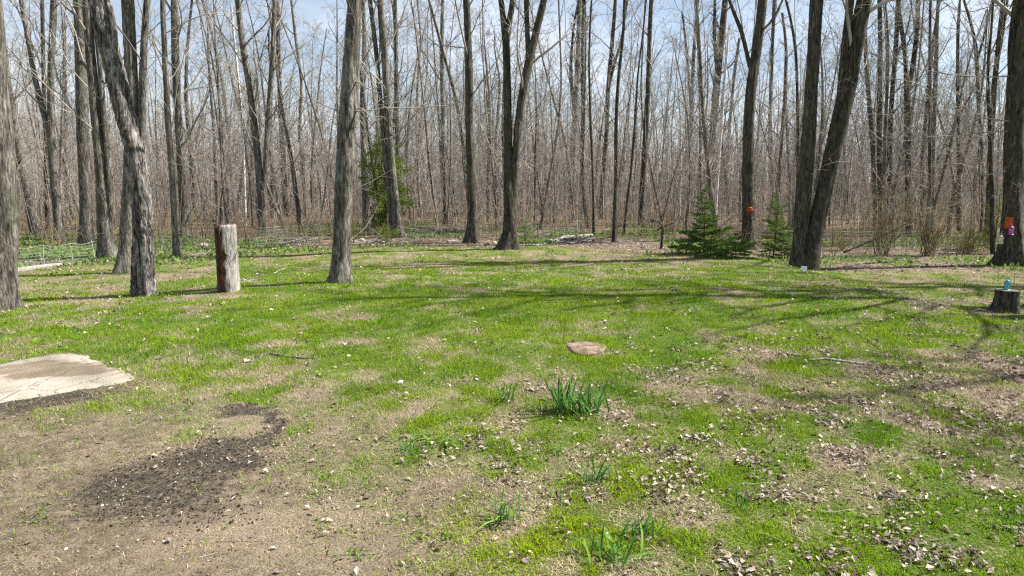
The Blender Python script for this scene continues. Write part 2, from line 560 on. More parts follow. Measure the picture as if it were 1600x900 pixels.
def ground_material():
    m, t, b = new_mat("ground_soil_and_thatch")
    geo = t.nodes.new('ShaderNodeNewGeometry')
    P = geo.outputs['Position']

    def att(n):
        a = t.nodes.new('ShaderNodeAttribute'); a.attribute_name = n
        return a.outputs['Fac']
    nf = noise(t, P, 60, 6, 0.7)
    nm = noise(t, P, 9, 5, 0.65)
    nl = noise(t, P, 1.7, 4, 0.6)
    thatch = ramp(t, [(0.37, (0.06, 0.044, 0.029)), (0.5, (0.23, 0.178, 0.12)), (0.64, (0.43, 0.355, 0.265))])
    t.links.new(nf.outputs['Fac'], thatch.inputs[0])
    soil = ramp(t, [(0.36, (0.042, 0.033, 0.023)), (0.49, (0.165, 0.130, 0.090)), (0.64, (0.33, 0.27, 0.195))])
    mixf = mathn(t, 'ADD', mathn(t, 'MULTIPLY', nf.outputs['Fac'], 0.6), mathn(t, 'MULTIPLY', nm.outputs['Fac'], 0.4))
    t.links.new(mixf, soil.inputs[0])
    grn = ramp(t, [(0.36, (0.022, 0.042, 0.006)), (0.52, (0.09, 0.145, 0.016)), (0.68, (0.22, 0.26, 0.05))])
    t.links.new(nf.outputs['Fac'], grn.inputs[0])
    vor = t.nodes.new('ShaderNodeTexVoronoi'); vor.inputs['Scale'].default_value = 16
    t.links.new(P, vor.inputs['Vector'])
    sepv = t.nodes.new('ShaderNodeSeparateColor'); t.links.new(vor.outputs['Color'], sepv.inputs[0])
    lf = ramp(t, [(0.0, (0.04, 0.027, 0.018)), (0.4, (0.105, 0.073, 0.05)), (0.75, (0.20, 0.148, 0.11)), (1.0, (0.33, 0.27, 0.22))])
    t.links.new(sepv.outputs[0], lf.inputs[0])
    c = mixc(t, att('soil'), thatch.outputs[0], soil.outputs[0])
    lm = mathn(t, 'MULTIPLY', att('leaf'), 0.85)
    c = mixc(t, lm, c, lf.outputs[0])
    gm = mathn(t, 'MINIMUM', mathn(t, 'MULTIPLY', att('green'), 1.15), 0.92)
    c = mixc(t, gm, c, grn.outputs[0])
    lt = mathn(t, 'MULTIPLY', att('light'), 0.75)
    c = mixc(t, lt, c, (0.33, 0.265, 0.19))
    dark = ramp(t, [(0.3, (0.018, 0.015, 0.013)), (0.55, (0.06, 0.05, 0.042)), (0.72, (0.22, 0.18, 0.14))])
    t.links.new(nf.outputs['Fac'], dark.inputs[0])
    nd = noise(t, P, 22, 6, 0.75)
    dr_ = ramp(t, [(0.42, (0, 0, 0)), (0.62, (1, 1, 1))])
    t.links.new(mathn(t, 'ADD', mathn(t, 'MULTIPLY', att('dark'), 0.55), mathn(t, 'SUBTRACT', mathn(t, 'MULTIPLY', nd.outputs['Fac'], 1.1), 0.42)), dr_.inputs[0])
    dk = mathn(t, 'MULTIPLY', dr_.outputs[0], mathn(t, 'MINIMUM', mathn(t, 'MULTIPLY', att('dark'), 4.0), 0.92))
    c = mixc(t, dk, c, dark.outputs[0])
    v = ramp(t, [(0.3, (0.72,) * 3), (0.7, (1.12,) * 3)])
    t.links.new(nl.outputs['Fac'], v.inputs[0])
    c = mixc(t, 1.0, c, v.outputs[0], 'MULTIPLY')
    t.links.new(c, b.inputs['Base Color'])
    b.inputs['Roughness'].default_value = 0.95
    b.inputs['Specular IOR Level'].default_value = 0.1
    bp = t.nodes.new('ShaderNodeBump'); bp.inputs['Strength'].default_value = 1.0; bp.inputs['Distance'].default_value = 0.06
    t.links.new(mixf, bp.inputs['Height']); t.links.new(bp.outputs[0], b.inputs['Normal'])
    return m


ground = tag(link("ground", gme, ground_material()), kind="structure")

# ------------------------------------------------------------------ trunks
def trunk_tube(P, rad, sides, rg, flare=0.5, flare_h=0.6, rough=0.05, roots=5, dens=0.09, cap=True):
    """finely ringed trunk following P with bark unevenness and a root flare"""
    P = np.asarray(P, float); rad = np.asarray(rad, float)
    seg = np.linalg.norm(np.diff(P, axis=0), axis=1); s = np.concatenate([[0], np.cumsum(seg)])
    n = max(6, int(s[-1] / dens))
    if n > 130: n = 130
    u = np.linspace(0, 1, n) ** 1.25 * s[-1]

    def sm(col):                                   # smooth resample (two passes of averaging after linear)
        v = np.interp(u, s, col)
        k = max(1, n // 22)
        for _ in range(2):
            vp = np.concatenate([[v[0]] * k, v, v[-1] + (v[-1] - v[-2]) * np.arange(1, k + 1)])
            v2 = np.convolve(vp, np.ones(2 * k + 1) / (2 * k + 1), 'valid')
            v2[0] = v[0]; v = v2
        return v
    C = np.stack([sm(P[:, 0]), sm(P[:, 1]), sm(P[:, 2])], 1)
    r = np.interp(u, s, rad)
    a = np.arange(sides) * 2 * np.pi / sides
    h = u[:, None]; A = a[None]
    ph = rg.uniform(0, 6.28, 8)
    fl = flare * np.exp(-h / flare_h) * (0.55 + 0.45 * np.cos(roots * A + ph[0] + 0.6 * np.sin(A + ph[1])))
    ir = rough * (0.9 * np.sin(2 * A + ph[2] + 0.9 * h) + 0.7 * np.sin(3 * A + ph[3] - 1.3 * h) + 0.5 * np.sin(5 * A + ph[4] + 2.1 * h))
    ir = ir + rough * 1.5 * (rg.random((n, sides)) - 0.5) + 1.2 * rough * (vnoise(np.broadcast_to(h * 2.0, (n, sides)), np.broadcast_to(A * 2, (n, sides)) * 1.0, int(ph[5] * 100)) - 0.5)
    rr = r[:, None] * (1 + fl + ir)
    T = np.gradient(C, axis=0); T /= np.linalg.norm(T, axis=1, keepdims=True)
    N = np.cross(T, np.array([0, 1., 0])); N /= np.linalg.norm(N, axis=1, keepdims=True); B = np.cross(T, N)
    V = C[:, None] + rr[..., None] * (N[:, None] * np.cos(a)[None, :, None] + B[:, None] * np.sin(a)[None, :, None])
    i = np.arange(n - 1)[:, None]; j = np.arange(sides)[None]
    Q = np.stack([i * sides + (j + 1) % sides, i * sides + j, (i + 1) * sides + j, (i + 1) * sides + (j + 1) % sides], -1).reshape(-1, 4)
    V = V.reshape(-1, 3)
    Tq = None
    if cap:
        top = (n - 1) * sides
        V = np.concatenate([V, C[-1:] + T[-1:] * 0.01])
        Tq = np.stack([top + np.arange(sides), np.full(sides, len(V) - 1), top + (np.arange(sides) + 1) % sides], 1)[:, ::-1]
    return V, Q, Tq, C, r


CROWN = [(10, 0.45, 0.9, 0.5, 8, 5, 0.11, 0.09), (5, 0.5, 1.0, 0.5, 4, 3, 0.16, 0.05), (6, 0.5, 1.1, 0.5, 3, 3, 0.2, 0.02)]
CROWN_MID = [(13, 0.5, 1.0, 0.38, 7, 4, 0.13, 0.11), (6, 0.5, 1.0, 0.5, 4, 3, 0.17, 0.06), (5, 0.5, 1.1, 0.55, 3, 3, 0.2, 0.02)]
TWIGGY = [(5, 0.6, 1.2, 0.45, 3, 3, 0.2, 0.02)]


def px_path(path, D, base=None):
    """pixel path [(px,py,width px)...] at distance D -> points, radii"""
    P, r = [], []
    for k, q in enumerate(path):
        dd = D + (q[3] if len(q) > 3 else 0)
        p = base if (k == 0 and base is not None) else pdep(q[0], q[1], dd)
        dep = dd * cp + (CH - p[2]) * sp
        P.append(p); r.append(q[2] / F * dep / 2 * 0.92)
    return np.array(P), np.array(r)


def extend(P, r, height, rg, n=6, zb=0.0):
    """carry a stem on above the frame to its full height"""
    top = P[-1]; need = height - (top[2] - zb)
    if need <= 0.5: return P, r
    d = unit(P[-1] - P[-2]); Ps = [P]; q = top; rr = r[-1]; R2 = []
    pts = []
    for k in range(n):
        d = unit(d * 0.75 + np.array([rg.normal(0, .05), rg.normal(0, .05), 0.35]))
        q = q + d * need / n
        pts.append(q); R2.append(rr * (1 - (k + 1) / n * 0.85))
    return np.concatenate([P, np.array(pts)]), np.concatenate([r, R2])


def build_tree(name, label, stems, D=None, base=None, mat=M_GREY, height=19, seed=1, sides=18, spec=CROWN, crown_t=0.45, low=4,
               flare=0.7, rough=0.05, cat="tree", group=None, branches=(), dens=0.09, twig_mat=M_TWIG, live=True, flare_h=0.5):
    """stems: list of pixel paths; the first starts at the ground, the others fork from anywhere"""
    rg = np.random.default_rng(seed)
    b = base if base is not None else (gdist(stems[0][0][0], D) if D else gpt(stems[0][0][0], stems[0][0][1]))
    D = b[1]
    root = thing(name, tuple(b), label, cat, group)
    tb = Tubes(); twig_any = False
    for k, st in enumerate(stems):
        P, r = px_path(st, D, b - np.array([0, 0, 0.12]) if k == 0 else None)
        if live:
            hh = height * (1 if k == 0 else rg.uniform(0.75, 0.95))
            P, r = extend(P, r, hh, rg, 6, b[2])
        sd = sides if k == 0 else max(8, sides - 6)
        V, Qq, Tt, C, rr = trunk_tube(P, r, sd, rg, flare if k == 0 else 0.0, flare_h, rough, dens=dens)
        link("trunk" if k == 0 else "limb", mesh_np("trunk", V - b, Qq, Tt), mat, root)
        if live:
            L = np.linalg.norm(C[-1] - C[0])
            # index where crown starts
            sprout(tb, C, rr * 0.8, L * 0.62, rg, 0, spec, crown_t if k == 0 else 0.3); twig_any = True
            for _ in range(low):
                t = rg.uniform(0.06, 0.4)
                p, d = along(C, t)
                dd = perp_dir(d, rg.uniform(0.8, 1.5), rg.uniform(0, 6.28))
                ln = rg.uniform(0.4, 1.8); Qw = wander(p, dd, ln, 5, rg, 0.15, 0.03); q = np.linspace(0.011, 0.003, 5)
                tb.add(Qw, q, 3); sprout(tb, Qw, q, ln, rg, 0, TWIGGY)
    for br in branches:
        P, r = px_path(br, D)
        u = np.linspace(0, len(P) - 1, 4 * len(P)); v = np.arange(len(P))
        P = np.stack([np.interp(u, v, P[:, k]) for k in range(3)], 1); r = np.interp(u, v, r)
        P += np.cumsum(rg.normal(0, 0.022, P.shape), 0) * np.linspace(0, 1, len(u))[:, None]; P[:, 1] += rg.uniform(-0.12, 0.12) * np.linspace(0, len(u), len(u)) * 0.35
        r = r * 0.72; P[:, 2] += 0.10 * np.sin(np.linspace(0, 3.1, len(P)) * rg.uniform(0.8, 2.2)) * rg.choice([-1, 1])
        tb.add(P, np.maximum(r, 0.004), 5)
        L = np.linalg.norm(P[-1] - P[0])
        sprout(tb, P, r, min(L * 0.35, 1.6), rg, 0, [(14, 0.4, 1.1, 0.7, 4, 3, 0.18, 0.02), (4, 0.5, 1.1, 0.45, 3, 3, 0.2, 0)], 0.15); twig_any = True
    if twig_any:
        V, Qq = tb.arrays()
        link("crown", mesh_np("crown", V - b, Qq), twig_mat, root)
    return root


# near trees, from left to right
build_tree("maple_tree", "thick pale grey tree cut by the left edge, nearest of all the trees",
           [[(2, 484, 44), (4, 400, 40), (6, 300, 46), (0, 220, 44), (-8, 120, 36), (-16, 0, 32)]], seed=11, sides=24, low=1, crown_t=0.5)
SN = build_tree("dead_tree", "weathered dead tree leaning left, its bark half stripped, in front of the left woods",
           [[(224, 463, 36), (224, 400, 32), (222, 300, 31), (214, 250, 30), (202, 210, 33), (186, 140, 31), (168, 60, 28), (152, 0, 26), (140, -60, 22), (132, -140, 12)],
            [(178, 92, 9, -.1), (180, 55, 9, -.08), (174, 20, 8, -.05), (166, -10, 7), (164, -60, 5)]],
           mat=M_SNAG, seed=12, live=False, rough=0.10, sides=26, flare=0.2, dens=0.06)
build_tree("maple_tree", "grey maple with two close stems just behind the leaning dead tree",
           [[(195, 427, 30), (198, 390, 24), (203, 300, 22), (206, 220, 22), (206, 120, 21), (200, 0, 20)],
            [(204, 390, 12), (216, 290, 13), (221, 220, 13), (223, 120, 12), (226, 40, 11), (230, -10, 10)]], seed=13, sides=20, low=3)
build_tree("maple_tree", "big grey tree with ridged bark standing alone on the lawn, right of the broken stump",
           [[(531, 441, 37), (533, 410, 31), (536, 330, 30), (541, 225, 31), (543, 170, 30), (549, 100, 27), (555, 0, 22)]],
           seed=14, sides=26, low=4, height=20, flare=0.5, flare_h=0.3,
           branches=[[(540, 182, 3), (500, 168, 2.4), (466, 152, 1.6), (430, 165, 1.0)],
                     [(548, 172, 4), (570, 168, 3.4), (605, 163, 2.8), (650, 170, 2.4), (700, 174, 1.8), (732, 164, 1)],
                     [(548, 130, 4), (570, 141, 3.2), (600, 138, 2.4), (640, 122, 1.5)],
                     [(550, 128, 3), (538, 95, 2), (520, 60, 1)], [(556, 170, 3), (580, 186, 2), (604, 176, 1.2)]])
build_tree("maple_tree", "slim dark straight tree with a knob, just left of the forked tree",
           [[(737, 380, 20), (738, 340, 15), (735, 260, 14), (736, 236, 17), (733, 200, 13), (733, 120, 13), (731, 50, 12), (729, -5, 12)]],
           mat=M_DARK, seed=15, sides=18, low=4, flare=0.8, branches=[[(733, 60, 3), (742, 45, 2.6), (750, 20, 2), (758, -5, 1.4)], [(733, 76, 3), (705, 78, 2), (672, 74, 1)],
                                                                       [(736, 150, 4), (750, 130, 3), (770, 105, 2), (790, 80, 1)]])
build_tree("maple_tree", "dark tree dividing into two tall stems above the centre of the lawn",
           [[(796, 390, 30), (797, 360, 22), (796, 300, 20), (794, 225, 13), (793, 150, 13), (791, 60, 13), (786, 20, 10), (782, -5, 9)],
            [(800, 330, 14), (804, 270, 14), (809, 200, 14), (817, 140, 14), (827, 90, 14), (838, 50, 12), (852, -5, 11)],
            [(826, 92, 9), (824, 50, 8), (822, 0, 8)], [(793, 42, 7), (797, 20, 7), (801, -5, 7)]],
           mat=M_DARK, seed=16, sides=20, low=3, flare=0.9, branches=[[(818, 50, 2.5), (840, 56, 2), (868, 45, 1)]])
build_tree("maple_tree", "dark grey tree with an orange mark and a bent side stem, behind the young spruces",
           [[(1169, 390, 22), (1169, 350, 18), (1168, 300, 18), (1169, 225, 19), (1172, 150, 18), (1176, 110, 17), (1186, 60, 15), (1192, -5, 15)],
            [(1172, 105, 8), (1166, 80, 7), (1158, 45, 7), (1148, 25, 6), (1138, -5, 5)]], mat=M_DARK, seed=17, sides=18, low=5)
build_tree("maple_tree", "massive double tree, two dark stems rising from one root flare right of the spruces",
           [[(1247, 418, 28), (1249, 390, 25), (1253, 340, 24), (1258, 280, 24), (1264, 200, 22), (1270, 100, 21), (1277, -5, 21)],
            [(1264, 424, 30, -.2), (1268, 390, 27, -.15), (1282, 320, 27), (1293, 275, 27), (1306, 220, 27), (1321, 150, 27), (1336, 70, 26), (1352, -5, 25)],
            [(1312, 150, 11), (1318, 90, 12), (1324, 40, 12), (1330, -5, 12)]],
           mat=M_DARK, seed=18, sides=26, low=3, flare=0.45, height=21)
build_tree("maple_tree", "very thick dark tree with a wide root flare cut by the right edge",
           [[(1578, 414, 34), (1580, 380, 31), (1582, 320, 30), (1584, 250, 29), (1588, 150, 28), (1594, 60, 26), (1602, -5, 24)],
            [(1582, 150, 9), (1578, 80, 9), (1588, -5, 9)]],
           mat=M_DARK, seed=19, sides=26, low=2, flare=1.0, flare_h=0.45, height=21,
           branches=[[(1588, 118, 3.5), (1540, 115, 3), (1480, 111, 2.6), (1430, 105, 2), (1380, 92, 1.6), (1320, 80, 1)],
                     [(1590, 205, 4), (1550, 210, 3.4), (1500, 215, 3), (1450, 213, 2.2), (1400, 218, 1.4)],
                     [(1590, 190, 3.5), (1550, 183, 3), (1500, 180, 2.2), (1440, 184, 1.6), (1340, 186, 1.2), (1310, 176, 1)],
                     [(1590, 12, 3), (1550, 16, 2.4), (1500, 22, 1.8), (1460, 20, 1)],
                     [(1584, 268, 3), (1555, 276, 2.4), (1530, 270, 1.8), (1505, 262, 1)]])

# second row, partly hidden: (label, stems, distance or None, material, seed)
ROW2 = [
    ("grey tree leaning left between the left edge tree and the wire fence", [[(56, 366, 15), (48, 330, 14), (38, 280, 13), (27, 225, 12), (16, 160, 11), (6, 80, 10), (-2, 0, 9)]], None, M_GREY),
    ("thin dark straight stem behind the far left fence", [[(75, 358, 8), (73, 300, 7), (71, 225, 7), (68, 120, 6), (66, 0, 6)]], None, M_DARK),
    ("grey tree forking into two curving stems behind the left fence", [[(94, 376, 15), (90, 330, 14), (82, 250, 13), (80, 200, 12), (79, 130, 11), (84, 0, 10)], [(82, 226, 9), (66, 170, 9), (54, 120, 9), (44, 60, 8), (32, -5, 7)]], None, M_GREY),
    ("stout grey tree rising straight behind the end of the left fence", [[(136, 382, 21), (134, 330, 19), (131, 250, 19), (128, 150, 18), (125, 60, 17), (122, -5, 15)]], None, M_GREY),
    ("grey tree with a pale right side between the fence end and the leaning dead tree", [[(168, 402, 27), (163, 360, 22), (158, 270, 19), (152, 200, 17), (144, 110, 15), (134, 0, 14)], [(172, 380, 10), (172, 300, 10), (166, 225, 9), (158, 120, 8), (150, 40, 7)]], None, M_GREY),
    ("slim pale stem standing alone just right of the dead tree", [[(277, 402, 12), (273, 340, 10), (268, 260, 10), (263, 190, 10), (258, 110, 9), (254, 0, 8)]], None, M_GREY),
    ("grey tree with a smooth trunk behind the slim pale stem, left of the broken stump", [[(289, 370, 16), (286, 300, 13), (281, 230, 13), (275, 120, 13), (272, 0, 11)]], None, M_GREY),
    ("crooked dark stem with a black hollow, left of the broken stump", [[(304, 334, 10), (303, 290, 8), (299, 250, 9), (296, 215, 7), (290, 150, 6), (292, 80, 5), (300, 0, 4)]], None, M_DARK),
    ("thin stem curving left above the broken stump", [[(367, 332, 7), (361, 260, 6), (357, 200, 6), (348, 130, 6), (338, 80, 6), (326, 30, 5), (315, -5, 5)]], None, M_GREY),
    ("pale tree standing on spread stilt roots, left of the big lone tree", [[(410, 368, 14), (410, 330, 13), (405, 270, 12), (398, 200, 12), (390, 130, 11), (380, 80, 10), (371, 0, 9)], [(412, 330, 9), (415, 250, 9), (420, 170, 9), (426, 100, 9), (429, 0, 8)]], None, M_GREY),
    ("straight grey stem between the stilt-rooted tree and the big lone tree", [[(446, 338, 11), (444, 280, 10), (441, 210, 9), (436, 120, 8), (433, 0, 7)]], None, M_GREY),
    ("slim grey stem close to the left side of the big lone tree", [[(478, 338, 6), (474, 260, 6), (468, 200, 6), (472, 130, 5), (462, 60, 5), (455, 0, 4)]], None, M_GREY),
    ("grey mossy trunk standing inside the cedar foliage", [[(573, 362, 15), (572, 320, 13), (569, 250, 11), (566, 170, 9), (570, 60, 8), (567, 0, 7)]], None, M_GREY),
    ("grey twin-stemmed tree in front of the cedar", [[(622, 371, 22), (619, 330, 15), (613, 270, 13), (607, 200, 13), (604, 130, 12), (599, 60, 12), (593, -5, 11)], [(614, 366, 10), (608, 300, 9), (600, 230, 8), (594, 150, 8), (588, 80, 8), (577, -5, 7)]], None, M_GREY),
    ("slender stem just right of the twin-stemmed tree by the cedar", [[(624, 352, 8), (622, 260, 8), (620, 180, 8), (619, 90, 7), (617, 0, 7)]], None, M_GREY),
    ("straight slender pale tree alone between the cedar and the knobbed dark tree", [[(697, 351, 9), (695, 290, 8), (692, 210, 7), (691, 130, 7), (690, 60, 7), (692, -5, 6)]], None, M_GREY),
    ("dark stem behind the forest edge, first right of the two-stemmed central tree", [[(893, 328, 10), (894, 270, 9), (897, 200, 9), (902, 120, 8), (904, 60, 7), (905, 0, 7)], [(897, 170, 6), (891, 110, 5), (896, 40, 4), (904, 0, 3)]], None, M_DARK),
    ("dark stem close beside its twin right of the two-stemmed central tree", [[(908, 334, 7), (909, 270, 7), (911, 180, 7), (910, 100, 7), (912, 0, 7)]], None, M_DARK),
    ("thin dark sapling stem before the pale fallen log", [[(928, 366, 5), (927, 300, 4), (925, 240, 4), (922, 170, 4), (920, 90, 4), (924, 0, 3)]], None, M_DARK),
    ("dark medium tree behind the pale fallen log", [[(940, 342, 9), (942, 280, 8), (948, 210, 8), (950, 140, 7), (957, 60, 7), (962, 0, 6)], [(949, 150, 5), (957, 110, 5), (972, 60, 4), (980, 0, 4)]], None, M_DARK),
    ("slim dark straight tree at the lawn edge behind the bare soil patch", [[(960, 380, 8), (961, 330, 7), (963, 260, 6), (962, 200, 6), (966, 120, 6), (974, 60, 5), (976, 0, 5)]], None, M_DARK),
    ("thin crooked stem right of the slim tree at the lawn edge", [[(974, 368, 4), (979, 320, 4), (986, 270, 4), (992, 200, 4), (996, 120, 3), (1006, 40, 3), (1010, 0, 2)]], None, M_DARK),
    ("tall dark tree with many raised limbs left of the young spruce", [[(1001, 352, 11), (1004, 290, 10), (1008, 225, 9), (1012, 150, 8), (1014, 80, 8), (1018, -5, 7)]], None, M_DARK),
    ("dark slim tree behind the left side of the young spruce", [[(1074, 322, 7), (1077, 250, 7), (1080, 180, 7), (1083, 100, 6), (1090, 0, 5)], [(1079, 170, 4), (1074, 90, 4), (1066, 20, 3)]], None, M_DARK),
    ("straight dark tree with a high fork behind the top of the young spruce", [[(1108, 326, 13), (1110, 270, 12), (1114, 200, 12), (1119, 140, 12), (1125, 80, 12), (1130, 30, 11), (1134, -5, 10)], [(1120, 110, 6), (1116, 60, 6), (1117, 0, 5)]], None, M_DARK),
    ("thin leaning white birch behind the young spruce", [[(1117, 330, 5), (1121, 280, 5), (1127, 200, 4), (1133, 120, 4), (1138, 60, 3)]], 46, M_BIRCH),
    ("thin white birch stem right of the tall tree with raised limbs", [[(1062, 330, 3), (1064, 250, 3), (1063, 180, 3), (1058, 120, 2)]], 50, M_BIRCH),
    ("slim dark stem between the orange-marked tree and the double tree", [[(1203, 325, 7), (1204, 260, 7), (1203, 180, 6), (1206, 90, 6), (1210, 0, 6)]], None, M_DARK),
    ("thin dark stem bending left just before the double tree", [[(1246, 330, 6), (1247, 230, 6), (1246, 150, 5), (1244, 80, 5), (1236, 30, 4), (1228, 0, 4)]], 40, M_DARK),
    ("dark stem leaning left close behind the right stem of the double tree", [[(1370, 330, 9), (1364, 230, 8), (1360, 180, 8), (1354, 110, 7), (1352, 60, 6)]], 38, M_DARK),
    ("straight dark tree first right of the double tree", [[(1374, 325, 9), (1374, 230, 8), (1374, 150, 8), (1376, 70, 7), (1374, 0, 7)]], 36, M_DARK),
    ("dark tree curving right beside the straight dark tree behind the bushes", [[(1388, 325, 8), (1390, 230, 8), (1394, 140, 8), (1400, 80, 7), (1403, 0, 7)], [(1398, 90, 5), (1412, 68, 4), (1420, 40, 3)]], 37, M_DARK),
    ("dark tree splitting into a narrow Y behind the bare bushes", [[(1420, 320, 11), (1419, 230, 11), (1418, 150, 10), (1415, 100, 7), (1412, 60, 7), (1403, 20, 6), (1404, -5, 6)], [(1420, 140, 8), (1430, 80, 8), (1434, 40, 7), (1434, -5, 7)]], 36, M_DARK),
    ("leaning dark stem right of the narrow Y tree", [[(1438, 320, 6), (1442, 230, 6), (1450, 150, 6), (1456, 80, 5), (1468, 0, 5)]], 42, M_DARK),
    ("pale dark-streaked stem leaning right over the bare bushes", [[(1456, 320, 7), (1458, 230, 7), (1462, 120, 7), (1464, 40, 6), (1466, 0, 5)]], 40, M_GREY),
    ("slim straight dark tree midway between bushes and right edge tree", [[(1499, 325, 6), (1498, 230, 6), (1496, 130, 5), (1497, 40, 5), (1500, 0, 4)]], 41, M_DARK),
    ("dark tree with spreading antler-like fork left of the right edge tree", [[(1534, 320, 7), (1533, 230, 7), (1528, 150, 6), (1527, 100, 6), (1524, 60, 5), (1512, 20, 4), (1506, 0, 4)], [(1528, 90, 4), (1540, 50, 4), (1550, 0, 3)]], 39, M_DARK),
    ("tall dark tree leaning right next to the right edge tree", [[(1543, 330, 10), (1548, 230, 9), (1554, 130, 8), (1559, 80, 8), (1568, 0, 7)], [(1556, 110, 5), (1566, 60, 4), (1574, 0, 4)]], 33, M_DARK),
    ("dark green-tinged stem among small cedars left of the right edge tree", [[(1552, 352, 8), (1550, 300, 7), (1548, 260, 6), (1547, 200, 6), (1542, 120, 5)]], 27, M_DARK),
    ("thin stem with a kink between the twin-stemmed tree and the cedar's right side", [[(656, 335, 5), (655, 260, 4), (650, 200, 4), (653, 120, 4), (658, 60, 3), (652, 0, 3)]], None, M_GREY),
    ("slender tree with a small spreading crown left of the two-stemmed central tree", [[(776, 330, 6), (774, 230, 5), (780, 150, 5), (782, 120, 4), (774, 90, 3)]], 48, M_GREY),
    ("slim tree with forked top right of the knobbed dark tree", [[(762, 335, 5), (763, 240, 5), (766, 170, 5), (762, 120, 4), (758, 80, 3)]], 45, M_GREY),
    ("thin grey sapling with green shoots beside the two-stemmed central tree", [[(835, 356, 4), (836, 310, 4), (836, 250, 4), (838, 190, 3), (838, 150, 2)]], None, M_GREY),
    ("slim stem right of the young spruce's tip, behind the fallen grey branches", [[(1133, 322, 6), (1136, 260, 6), (1141, 180, 5), (1148, 110, 5), (1155, 60, 4)]], None, M_DARK),
    ("grey stem leaning slightly right behind the sparse spruce", [[(1212, 330, 6), (1220, 240, 6), (1226, 150, 5), (1229, 70, 5), (1222, 20, 4)]], 44, M_GREY),
    ("thin stem left of the broken stump, in front of brown brush", [[(340, 350, 5), (337, 280, 5), (334, 200, 5), (328, 130, 4), (325, 80, 4)]], None, M_GREY),
    ("pale thin stem just behind the broken stump's top", [[(384, 352, 4), (382, 290, 4), (380, 220, 4), (374, 140, 4), (366, 60, 3)]], None, M_BIRCH),
    ("dark slim stem left of the stilt-rooted tree, rising from green ground plants", [[(424, 342, 6), (425, 280, 6), (422, 210, 6), (424, 130, 5), (420, 60, 4)]], None, M_DARK),
]
for k, (lab, stems, D, mat) in enumerate(ROW2):
    near = (D is None and stems[0][0][1] > 364)
    build_tree("woodland_tree", lab, stems, D=D, mat=mat, height=17 if stems[0][0][2] > 8 else 13, seed=200 + k, sides=14 if near else 9,
               spec=CROWN_MID if stems[0][0][2] > 6 else [(8, 0.5, 1.0, 0.3, 5, 3, 0.14, 0.05), (5, 0.5, 1.1, 0.5, 3, 3, 0.18, 0.03)],
               crown_t=0.3, low=5, flare=0.55 if near else 0.3, dens=0.16 if near else 0.4, group="trees along the front of the woods")

# tall trees just beyond the right of the view, whose shadows fall on the lawn
for k, (x, y, H) in enumerate(((14.8, 14.6, 19), (18.5, 16.5, 20), (21.0, 11.5, 20), (23.0, 19.5, 20))):
    rg = np.random.default_rng(930 + k); b = np.array([x, y, tz(x, y)])
    o = thing("maple_tree", tuple(b), "tall bare maple out of view on the right, %s the cut stump" % ("nearest to", "second nearest to", "third nearest to", "farthest from")[k], "tree", "maples shading the lawn from the right")
    P = wander((0, 0, -0.15), (rg.normal(0, .04), rg.normal(0, .04), 1), H, 9, rg, 0.04, 0.03); r = np.linspace(0.26, 0.05, 9)
    V, Qq, Tt, C, rr = trunk_tube(P, r, 12, rg, 0.5, 0.5, 0.04, dens=0.4)
    link("trunk", mesh_np("trunk", V, Qq, Tt), M_DARK, o)
    tb = Tubes(); sprout(tb, C, rr * 1.3, H * 0.68, rg, 0, [(17, 0.55, 1.05, 0.5, 7, 5, 0.13, 0.07), (7, 0.5, 1.0, 0.55, 4, 3, 0.18, 0.05), (9, 0.5, 1.1, 0.5, 3, 3, 0.2, 0.02)], 0.35)
    link("crown", tb.mesh("crown"), M_TWIG, o)
MINR = 0.0055
# deep woods: copies of a few grown trees
protos = []
for k in range(12):
    rg = np.random.default_rng(400 + k)
    H = rg.uniform(12, 19); r0 = rg.uniform(0.05, 0.125)
    P = wander((0, 0, -0.15), (rg.normal(0, .09), rg.normal(0, .09), 1), H, 9, rg, 0.075, 0.03)
    r = np.linspace(r0, r0 * 0.22, 9)
    V, Qq, Tt, C, rr = trunk_tube(P, r, 8, rg, 0.35, 0.4, 0.04, dens=0.7, cap=False)
    tb = Tubes()
    sprout(tb, C, rr * 0.8, H * 0.45, rg, 0, [(19, 0.45, 1.05, 0.5, 6, 4, 0.13, 0.06), (6, 0.5, 1.0, 0.5, 4, 3, 0.18, 0.05), (8, 0.5, 1.1, 0.55, 3, 3, 0.22, 0.02)], 0.2)
    for _ in range(13):
        p, d = along(C, rg.uniform(0.06, 0.42)); Qw = wander(p, perp_dir(d, rg.uniform(0.9, 1.5), rg.uniform(0, 6.28)), rg.uniform(0.8, 2.2), 4, rg, 0.15, 0.03)
        q = np.linspace(0.014, 0.004, 4); tb.add(Qw, q, 3); sprout(tb, Qw, q, 1.5, rg, 0, TWIGGY)
    protos.append((mesh_np("trunk", V, Qq, Tt), tb.mesh("crown")))
MARKX = [0, 100, 224, 358, 531, 610, 736, 797, 960, 1099, 1169, 1255, 1420, 1578]
MK = ["left edge tree", "left fence", "leaning dead tree", "broken stump", "big lone tree", "cedar", "knobbed dark tree", "two-stemmed tree",
      "soil patch", "tallest spruce", "orange-marked tree", "double tree", "tan bush", "right edge tree"]
GAPS = ["beyond the left edge tree"] + ["between %s and %s" % (MK[k], MK[k + 1]) for k in range(len(MK) - 1)] + ["beyond the right edge tree"]
ORD = ["first", "second", "third", "fourth", "fifth", "sixth", "seventh", "eighth", "ninth", "tenth", "eleventh", "twelfth", "thirteenth", "fourteenth", "fifteenth", "sixteenth"] + ["later"] * 40
rg = np.random.default_rng(77)
placed = []
